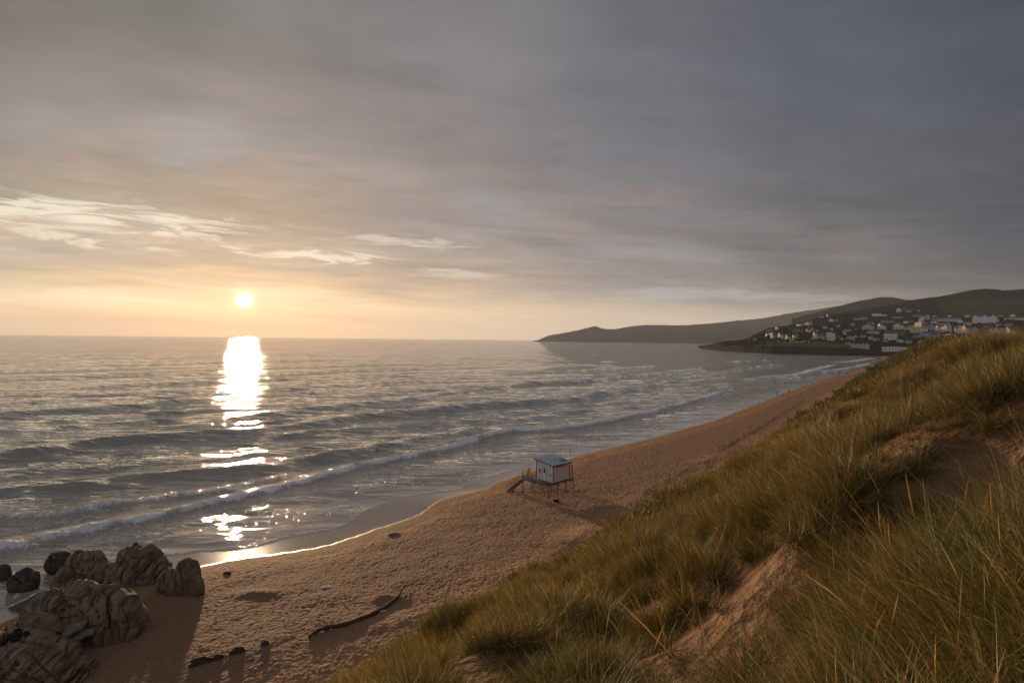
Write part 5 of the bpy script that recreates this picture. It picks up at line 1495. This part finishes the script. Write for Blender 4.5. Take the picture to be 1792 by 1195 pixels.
for px, py, pose, sc_, lab, rz, top in [
    (1360.5,691,{},1.05,'tall person in dark clothes standing at the water edge, nearest on the beach',0.4,(0.03,0.03,0.04)),
    (1369,693,SQUAT,1.0,'person in dark clothes squatting beside the tallest standing one',1.8,(0.04,0.03,0.03)),
    (1380.5,688,WALK,1.0,'broad person in a dark brown top walking off the wet sand',-0.9,(0.09,0.045,0.03)),
    (1402.5,690.5,SQUAT,0.9,'person squatting alone on the dry sand higher up the beach',0.2,(0.02,0.02,0.025)),
    (1456,660.5,{},1.05,'person in black standing on the sand, tallest of the middle trio',0.1,(0.02,0.02,0.025)),
    (1463,659.5,{},0.62,'small child in grey between the two grown people of the middle trio',0.6,(0.16,0.15,0.15)),
    (1465.8,660.5,WALK,0.85,'person in dark blue walking right of the small child',1.2,(0.04,0.05,0.09)),
    (1508.5,646.5,WALK,1.0,'person in dark clothes walking nearest of the far trio',0.2,(0.03,0.03,0.04)),
    (1512.5,641.5,{},1.0,'person standing by the far water, left one of the far pair',0.8,(0.05,0.05,0.06)),
    (1516.5,642,{},1.05,'person standing by the far water, right one of the far pair',-0.5,(0.03,0.03,0.03))]:
    p = ground_at(px, py, 100)
    person(lab, p + Vector((0,0,-0.02)), rz, pose, top, scale=sc_, group=gb_)
for px, py, lab, rz in [(1401.5,648,'dark bather waist deep just below the white breaking crest',0.3),(1434,650,'dark bather waist deep further right in the shallow water',1.0)]:
    q = at_z(px, py, 0.0)
    person(lab, Vector((q[0], q[1], -0.85)), rz, dict(elL=(-0.36,0,1.22), elR=(0.36,0,1.22), wrL=(-0.5,-0.1,1.1), wrR=(0.5,-0.1,1.1)), (0.02,0.02,0.025), group='bathers in the water')
def on_rock(px, py, depth):
    p = Vector(at_y(px, py, depth)); return p
person('person in a black coat sitting on the rock ledge, right one of two', on_rocks(27, 1121) + Vector((0, 0.1, -0.05)), 2.0, SIT, (0.012,0.012,0.016), (0.02,0.02,0.025), (0.10,0.05,0.03), 1.25, 'people sitting on the rocks')
person('person in a dark red coat sitting at the very left on the rock ledge', on_rocks(6, 1127) + Vector((0, 0.1, -0.05)), 2.3, SIT, (0.07,0.03,0.03), (0.03,0.02,0.025), (0.14,0.08,0.05), 1.15, 'people sitting on the rocks')

# ------------------------------------------------------------------ marram grass
def grass_material():
    m = bpy.data.materials.new('marram_blades'); m.use_nodes = True; nt = m.node_tree; E.nt = nt
    nt.nodes.clear(); out = nt.nodes.new('ShaderNodeOutputMaterial')
    col = attr('tint', True)
    g = nt.nodes.new('ShaderNodeNewGeometry'); P = E(g.outputs['Position'])
    n1 = noise(P, 0.45, 3, 0.6); n2 = noise(P, 0.09, 3, 0.6)
    oi = nt.nodes.new('ShaderNodeObjectInfo'); R = E(oi.outputs['Random'])
    dry = smooth(n1*0.6 + n2*0.4 + R*0.16, 0.42, 0.62)
    c = mixc(1.0, col, mixc(dry, (0.52, 0.66, 0.52), (0.86, 0.77, 0.62)), 'MULTIPLY')
    k = 0.8 + R*0.45
    c = mixc(1.0, c, combine(k, k, k), 'MULTIPLY')
    b = nt.nodes.new('ShaderNodeBsdfPrincipled'); nt.links.new(c.s, b.inputs['Base Color'])
    b.inputs['Roughness'].default_value = 0.55; b.inputs['Specular IOR Level'].default_value = 0.3
    t = nt.nodes.new('ShaderNodeBsdfTranslucent'); nt.links.new(mixc(1.0, c, (1.25, 1.2, 0.85), 'MULTIPLY').s, t.inputs['Color'])
    mx = nt.nodes.new('ShaderNodeMixShader'); mx.inputs[0].default_value = 0.23
    nt.links.new(b.outputs[0], mx.inputs[1]); nt.links.new(t.outputs[0], mx.inputs[2]); nt.links.new(mx.outputs[0], out.inputs['Surface'])
    return m
GM = grass_material()
def tussock(name, n, length, width, radius, segs, seed, spread=0.55, stalks=0, lean=(0.0, 0.0), green=0.5):
    r = np.random.RandomState(seed)
    S = segs+1
    a = r.rand(n)*2*np.pi; rr = radius*np.sqrt(r.rand(n))
    bx, by = np.cos(a)*rr, np.sin(a)*rr
    L = length*(0.45+0.65*r.rand(n))
    th = spread*(rr/radius*0.7+0.3*r.rand(n))*(0.4+1.3*r.rand(n))       # start angle off the vertical
    da = a + r.randn(n)*0.7
    bend = (0.35+0.95*r.rand(n))*spread*1.6
    kink = r.rand(n) < 0.16
    W = width*(0.6+0.8*r.rand(n))
    isst = np.zeros(n, bool)
    if stalks:
        isst[:stalks] = True; kink[:stalks] = False; L[:stalks] = length*(1.15+0.3*r.rand(stalks)); th[:stalks] *= 0.5; bend[:stalks] *= 0.35; W[:stalks] = width*0.5
    pos = np.zeros((n, S, 3)); pos[:, 0, 0] = bx; pos[:, 0, 1] = by; pos[:, 0, 2] = -0.04
    ang = th.copy()
    dirs = np.zeros((n, S, 3))
    for s in range(1, S):
        f = s/segs
        ang = ang + bend*f/segs*1.6
        ang = np.where(kink & (s == segs//2), ang+0.9, ang)
        d = np.stack([np.sin(ang)*np.cos(da)+lean[0]*f, np.sin(ang)*np.sin(da)+lean[1]*f, np.cos(ang)], -1)
        d /= np.linalg.norm(d, axis=1)[:, None]
        pos[:, s] = pos[:, s-1] + d*(L/segs)[:, None]; dirs[:, s] = d
    dirs[:, 0] = dirs[:, 1]
    wa = r.rand(n)*np.pi
    side = np.stack([np.cos(wa), np.sin(wa), 0*wa], -1)
    f = np.linspace(0, 1, S)
    taper = (1-f**2.2)*0.9+0.06
    wd = W[:, None]*taper[None, :]
    st_prof = np.where(f > 0.80, 2.6*np.sin((f-0.80)/0.20*np.pi)+0.5, 0.5)
    wd[isst] = W[isst][:, None]*st_prof[None, :]
    v0 = pos - side[:, None, :]*wd[..., None]/2; v1 = pos + side[:, None, :]*wd[..., None]/2
    co = np.stack([v0, v1], 2).reshape(-1, 3)          # blade, seg, side
    base = (np.arange(n)*S*2)[:, None] + (np.arange(segs)*2)[None, :]
    q = np.stack([base, base+1, base+3, base+2], -1).reshape(-1, 4)
    me = bpy.data.meshes.new(name)
    me.vertices.add(len(co)); me.vertices.foreach_set('co', co.astype(np.float32).reshape(-1))
    me.loops.add(len(q)*4); me.loops.foreach_set('vertex_index', q.astype(np.int32).reshape(-1))
    me.polygons.add(len(q)); me.polygons.foreach_set('loop_start', np.arange(0, len(q)*4, 4, dtype=np.int32))
    me.polygons.foreach_set('use_smooth', np.ones(len(q), bool))
    me.update(calc_edges=True)
    pal = np.array([(0.075,0.095,0.030),(0.10,0.11,0.038),(0.14,0.125,0.045),(0.23,0.18,0.095),(0.14,0.092,0.052),(0.42,0.34,0.20)])
    w_ = np.array([0.30*green*2, 0.28*green*2, 0.24, 0.16*(1.5-green), 0.18*(1.6-green), 0.13]); w_ /= w_.sum()
    ci = pal[r.choice(6, n, p=w_)]*(0.55+1.05*r.rand(n)**1.6)[:, None]
    ci[isst] = (0.34, 0.235, 0.12)
    tip = np.array((2.2, 1.9, 1.45))  # sunlit gold of tips and darker bases put into the blade tint
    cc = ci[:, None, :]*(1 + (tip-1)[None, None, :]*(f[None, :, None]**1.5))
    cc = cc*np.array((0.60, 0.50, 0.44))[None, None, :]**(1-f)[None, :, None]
    cc = np.repeat(cc, 2, axis=1).reshape(-1, 3)
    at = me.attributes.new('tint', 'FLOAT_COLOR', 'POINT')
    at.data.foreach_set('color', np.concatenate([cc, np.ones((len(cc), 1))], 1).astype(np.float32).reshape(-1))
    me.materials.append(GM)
    return bpy.data.objects.new(name, me)

def scatter(name, protos, pts, label, cat, kind='stuff'):
    """points: x, y, z, scale, turn, lean x, lean y, which"""
    coll = bpy.data.collections.new(name+'_sources')
    for i, p in enumerate(protos):
        p.name = '%s_%02d' % (name, i); coll.objects.link(p)
    me = bpy.data.meshes.new(name)
    me.vertices.add(len(pts)); me.vertices.foreach_set('co', pts[:, :3].astype(np.float32).reshape(-1))
    a = me.attributes.new('size', 'FLOAT', 'POINT'); a.data.foreach_set('value', pts[:, 3].astype(np.float32))
    a = me.attributes.new('turn', 'FLOAT_VECTOR', 'POINT')
    a.data.foreach_set('vector', np.stack([pts[:, 5], pts[:, 6], pts[:, 4]], -1).astype(np.float32).reshape(-1))
    a = me.attributes.new('which', 'INT', 'POINT'); a.data.foreach_set('value', pts[:, 7].astype(np.int32))
    me.update()
    o = bpy.data.objects.new(name, me); sc.collection.objects.link(o)
    ng = bpy.data.node_groups.new(name, 'GeometryNodeTree')
    ng.interface.new_socket('Geometry', in_out='INPUT', socket_type='NodeSocketGeometry')
    ng.interface.new_socket('Geometry', in_out='OUTPUT', socket_type='NodeSocketGeometry')
    N = ng.nodes; Lk = ng.links
    gi = N.new('NodeGroupInput'); go = N.new('NodeGroupOutput')
    ci = N.new('GeometryNodeCollectionInfo'); ci.inputs['Collection'].default_value = coll
    ci.inputs['Separate Children'].default_value = True; ci.inputs['Reset Children'].default_value = True
    ip = N.new('GeometryNodeInstanceOnPoints'); ip.inputs['Pick Instance'].default_value = True
    def na(nm, ty):
        n = N.new('GeometryNodeInputNamedAttribute'); n.data_type = ty; n.inputs['Name'].default_value = nm
        return n.outputs['Attribute']
    Lk.new(gi.outputs[0], ip.inputs['Points']); Lk.new(ci.outputs[0], ip.inputs['Instance'])
    Lk.new(na('which', 'INT'), ip.inputs['Instance Index'])
    e2r = N.new('FunctionNodeEulerToRotation'); Lk.new(na('turn', 'FLOAT_VECTOR'), e2r.inputs[0]); Lk.new(e2r.outputs[0], ip.inputs['Rotation'])
    Lk.new(na('size', 'FLOAT'), ip.inputs['Scale'])
    Lk.new(ip.outputs[0], go.inputs[0])
    md = o.modifiers.new('scatter', 'NODES'); md.node_group = ng
    o['kind'] = kind; tag(o, label, cat)
    return o

def build_grass():
    r = np.random.RandomState(42)
    near = [tussock('t', 230, 0.80, 0.0056, 0.17, 8, 10+i, 0.66, 1, (0.0, 0.0), [0.75,0.6,0.5,0.35,0.55,0.7][i]) for i in range(6)]
    mid = [tussock('t', 190, 0.76, 0.0085, 0.26, 5, 30+i, 0.60, 2, (0, 0), [0.75,0.55,0.4,0.6][i]) for i in range(4)]
    far = [tussock('t', 120, 0.64, 0.024, 0.62, 3, 50+i, 0.60, 1, (0, 0), [0.7,0.5,0.55][i]) for i in range(3)]
    vfar = [tussock('t', 110, 0.95, 0.10, 2.0, 2, 60+i, 0.5, 0, (0, 0), [0.7,0.55][i]) for i in range(2)]
    thatch = [tussock('t', 90, 0.42, 0.006, 0.22, 4, 70+i, 1.25, 0, (0, 0), 0.12) for i in range(2)]
    arch = [tussock('t', 46, 1.15, 0.0060, 0.10, 10, 90+i, 1.05, 0, (0, 0), 0.8) for i in range(3)]
    for p_ in arch:
        a_ = p_.data.attributes['tint']; c_ = np.zeros(len(a_.data)*4, np.float32); a_.data.foreach_get('color', c_)
        c_ = c_.reshape(-1, 4); c_[:, :3] = c_[:, :3]*0.6 + np.array((0.26, 0.27, 0.17)); a_.data.foreach_set('color', c_.reshape(-1))
    protos = near+mid+far+vfar+thatch+arch
    out = []
    def put(y0, y1, dens, i0, i1, s0, s1, umax=1.25, umin=-0.75, bmax=0.55, jitter=0.10):
        A = (umax-umin)*0.5*(y1*y1-y0*y0)
        n = int(A*dens)
        y = np.sqrt(y0*y0 + r.rand(n)*(y1*y1-y0*y0)); u = umin + r.rand(n)*(umax-umin)
        x = u*y
        sl = s_line(x, y)
        m = (sl > 24) & (np.hypot(x, y) > 2.3) & ~((y < 8.4) & (u < 0.58 + 0.06*gnoise(y*1.3, x, 415)) & (r.rand(n) < 0.93))
        x, y = x[m], y[m]
        X = x[None, :]; Y = y[None, :]
        h, sd, sf, sl, toe = land_height(X, Y)
        h = h[0]; k = (sl-toe)[0]
        b = bareness(X, Y)[0]
        cs = (2.1 if y1 > 10 else 1.7) if y1 < 100 else (3.0 if y1 < 200 else 6.0)
        gx = np.floor(x/cs); gy = np.floor(y/cs); best = np.full(x.shape, 9.0); vx = np.zeros(x.shape); vy = np.zeros(x.shape); cr = np.zeros(x.shape)
        for ox in (-1, 0, 1):
            for oy in (-1, 0, 1):
                h1 = _hash(gx+ox, gy+oy, 411)/4294967296.0; h2 = _hash(gx+ox, gy+oy, 412)/4294967296.0; h3 = _hash(gx+ox, gy+oy, 413)/4294967296.0
                ddx = x/cs-(gx+ox+h1); ddy = y/cs-(gy+oy+h2); dd = np.hypot(ddx, ddy)/(0.45+0.6*h3)
                mm = dd < best
                best = np.where(mm, dd, best); vx = np.where(mm, ddx, vx); vy = np.where(mm, ddy, vy); cr = np.where(mm, h3, cr)
        clump = (0.75-best)*1.1 + gnoise(x*0.21, y*0.21, 402)*0.5
        edge = sstep(k, 1.2, 5.5)
        ok = ((b < bmax) | (r.rand(len(x)) < 0.05)) & (r.rand(len(x)) < edge*np.clip(0.55 + 1.2*clump, 0.04, 1.0)) & (k > 1.0)
        x, y, h, clump, b, vx, vy, cr = x[ok], y[ok], h[ok], clump[ok], b[ok], vx[ok], vy[ok], cr[ok]
        n = len(x)
        s = (s0 + (s1-s0)*r.rand(n))*(1+0.80*np.clip(clump, -0.75, 0.55))*(0.74+0.42*cr)*np.where((x/y > 0.6) & (y > 8) & (y < 60), 0.75, 1.0)
        # the sea wind lays the grass inland
        lx = -0.02 + r.randn(n)*jitter - vy*0.95; ly = 0.16 + r.randn(n)*jitter + vx*0.95
        w = r.randint(i0, i1, n)
        out.append(np.stack([x, y, h, s, r.rand(n)*0, lx, ly, w], -1))
    a, b, c, d, e = 0, 6, 10, 13, 15
    put(0.3, 9.5, 24, 0, 6, 0.62, 1.12)
    put(0.3, 14, 14, 15, 17, 0.8, 1.3, bmax=0.9)
    put(0.3, 5.2, 3.6, 17, 20, 0.7, 1.0, umin=0.2)
    put(5.2, 11, 1.6, 17, 20, 0.6, 0.9)
    put(9.5, 34, 15, 6, 10, 0.75, 1.2)
    put(34, 120, 3.6, 10, 13, 0.8, 1.25)
    put(120, 620, 0.30, 13, 15, 0.75, 1.2)
    pts = np.concatenate(out)
    print('grass instances', len(pts))
    scatter('marram_grass', protos, pts, 'wind-blown marram grass in green and straw tufts covering the dune', 'grass')
build_grass()

# broad-leaved plants growing out of the sand between the tussocks
def leafy(px, depth, n, h, label, seed):
    rd = random.Random(seed)
    x = (px-896)/FP*depth; y = depth; z = hz(x, y)
    t = thing('leafy_plant', label, 'plant', (x, y, z), rd.random()*6, 'green leafy plants in the dune sand')
    sm = M_('plant_stem', (0.06,0.08,0.025), 0.7, 0.1, 5.0); lm = M_('plant_leaf', (0.065,0.125,0.022), 0.5, 0.25, 6.0)
    sb = MB(); lb = MB()
    for i in range(n):
        a = rd.uniform(0, 6.28); l = h*rd.uniform(0.6, 1.1); o = Vector((rd.uniform(-0.05, 0.05), rd.uniform(-0.05, 0.05), -0.03))
        d = Vector((math.cos(a)*0.35, math.sin(a)*0.35, 1)).normalized()
        pts = [o + d*l*f + Vector((math.cos(a), math.sin(a), 0))*0.10*f*f for f in (0, 0.25, 0.5, 0.75, 1)]
        sb.tube(pts, [0.004,0.0035,0.003,0.002,0.001], 5)
        for k in range(16):
            f = 0.12+0.88*k/15; p = o + d*l*f + Vector((math.cos(a), math.sin(a), 0))*0.10*f*f
            b = rd.uniform(0, 6.28); e = rd.uniform(0.1, 0.7); s = 0.045*(1.15-0.5*f)
            v = Vector((math.cos(b)*math.cos(e), math.sin(b)*math.cos(e), math.sin(e))); w = v.cross(Vector((0, 0, 1))).normalized()
            q = p + v*s*1.1 - Vector((0, 0, s*0.15))
            lb.add([p, p+v*s*0.5+w*s*0.32+Vector((0,0,0.004)), q+v*s*0.55, p+v*s*0.5-w*s*0.32+Vector((0,0,0.004))], [(0,1,2,3)])
    sb.obj('stem', sm, t); lb.obj('leaves', lm, t)
leafy(1092, 5.6, 7, 0.26, 'green leafy plant alone on the shaded sand below the tussocks', 1)
leafy(1062, 5.8, 4, 0.16, 'small leafy seedling left of the plant on the shaded sand', 2)
leafy(1163, 6.2, 5, 0.18, 'leafy plant under the overhanging tussock edge', 3)
leafy(1480, 3.5, 9, 0.26, 'bright leafy plant at the foot of the big tussock, low in the picture', 4)
leafy(1580, 3.4, 12, 0.42, 'tallest leafy plant standing among the foreground grass', 5)
leafy(1640, 2.9, 10, 0.34, 'leafy plant half hidden in the foreground grass at the right', 6)
leafy(1555, 2.6, 9, 0.26, 'leafy plant at the bottom edge among foreground blades', 7)
leafy(800, 10.5, 5, 0.25, 'leafy plant in the sandy gap between the left tussocks', 8)

# ------------------------------------------------------------------ sea haze
def build_haze():
    mb = MB(); mb.box((-20000, -400, -8), (20000, 16500, 420))
    m = bpy.data.materials.new('haze'); m.use_nodes = True
    nt = m.node_tree; nt.nodes.clear()
    out = nt.nodes.new('ShaderNodeOutputMaterial')
    v = nt.nodes.new('ShaderNodeVolumePrincipled')
    v.inputs['Color'].default_value = (0.78, 0.86, 1.0, 1)
    v.inputs['Density'].default_value = 3.6e-5
    v.inputs['Anisotropy'].default_value = 0.15
    nt.links.new(v.outputs[0], out.inputs['Volume'])
    o = mb.obj('haze', m); o['kind'] = 'stuff'; o['label'] = 'thin sea haze'
build_haze()
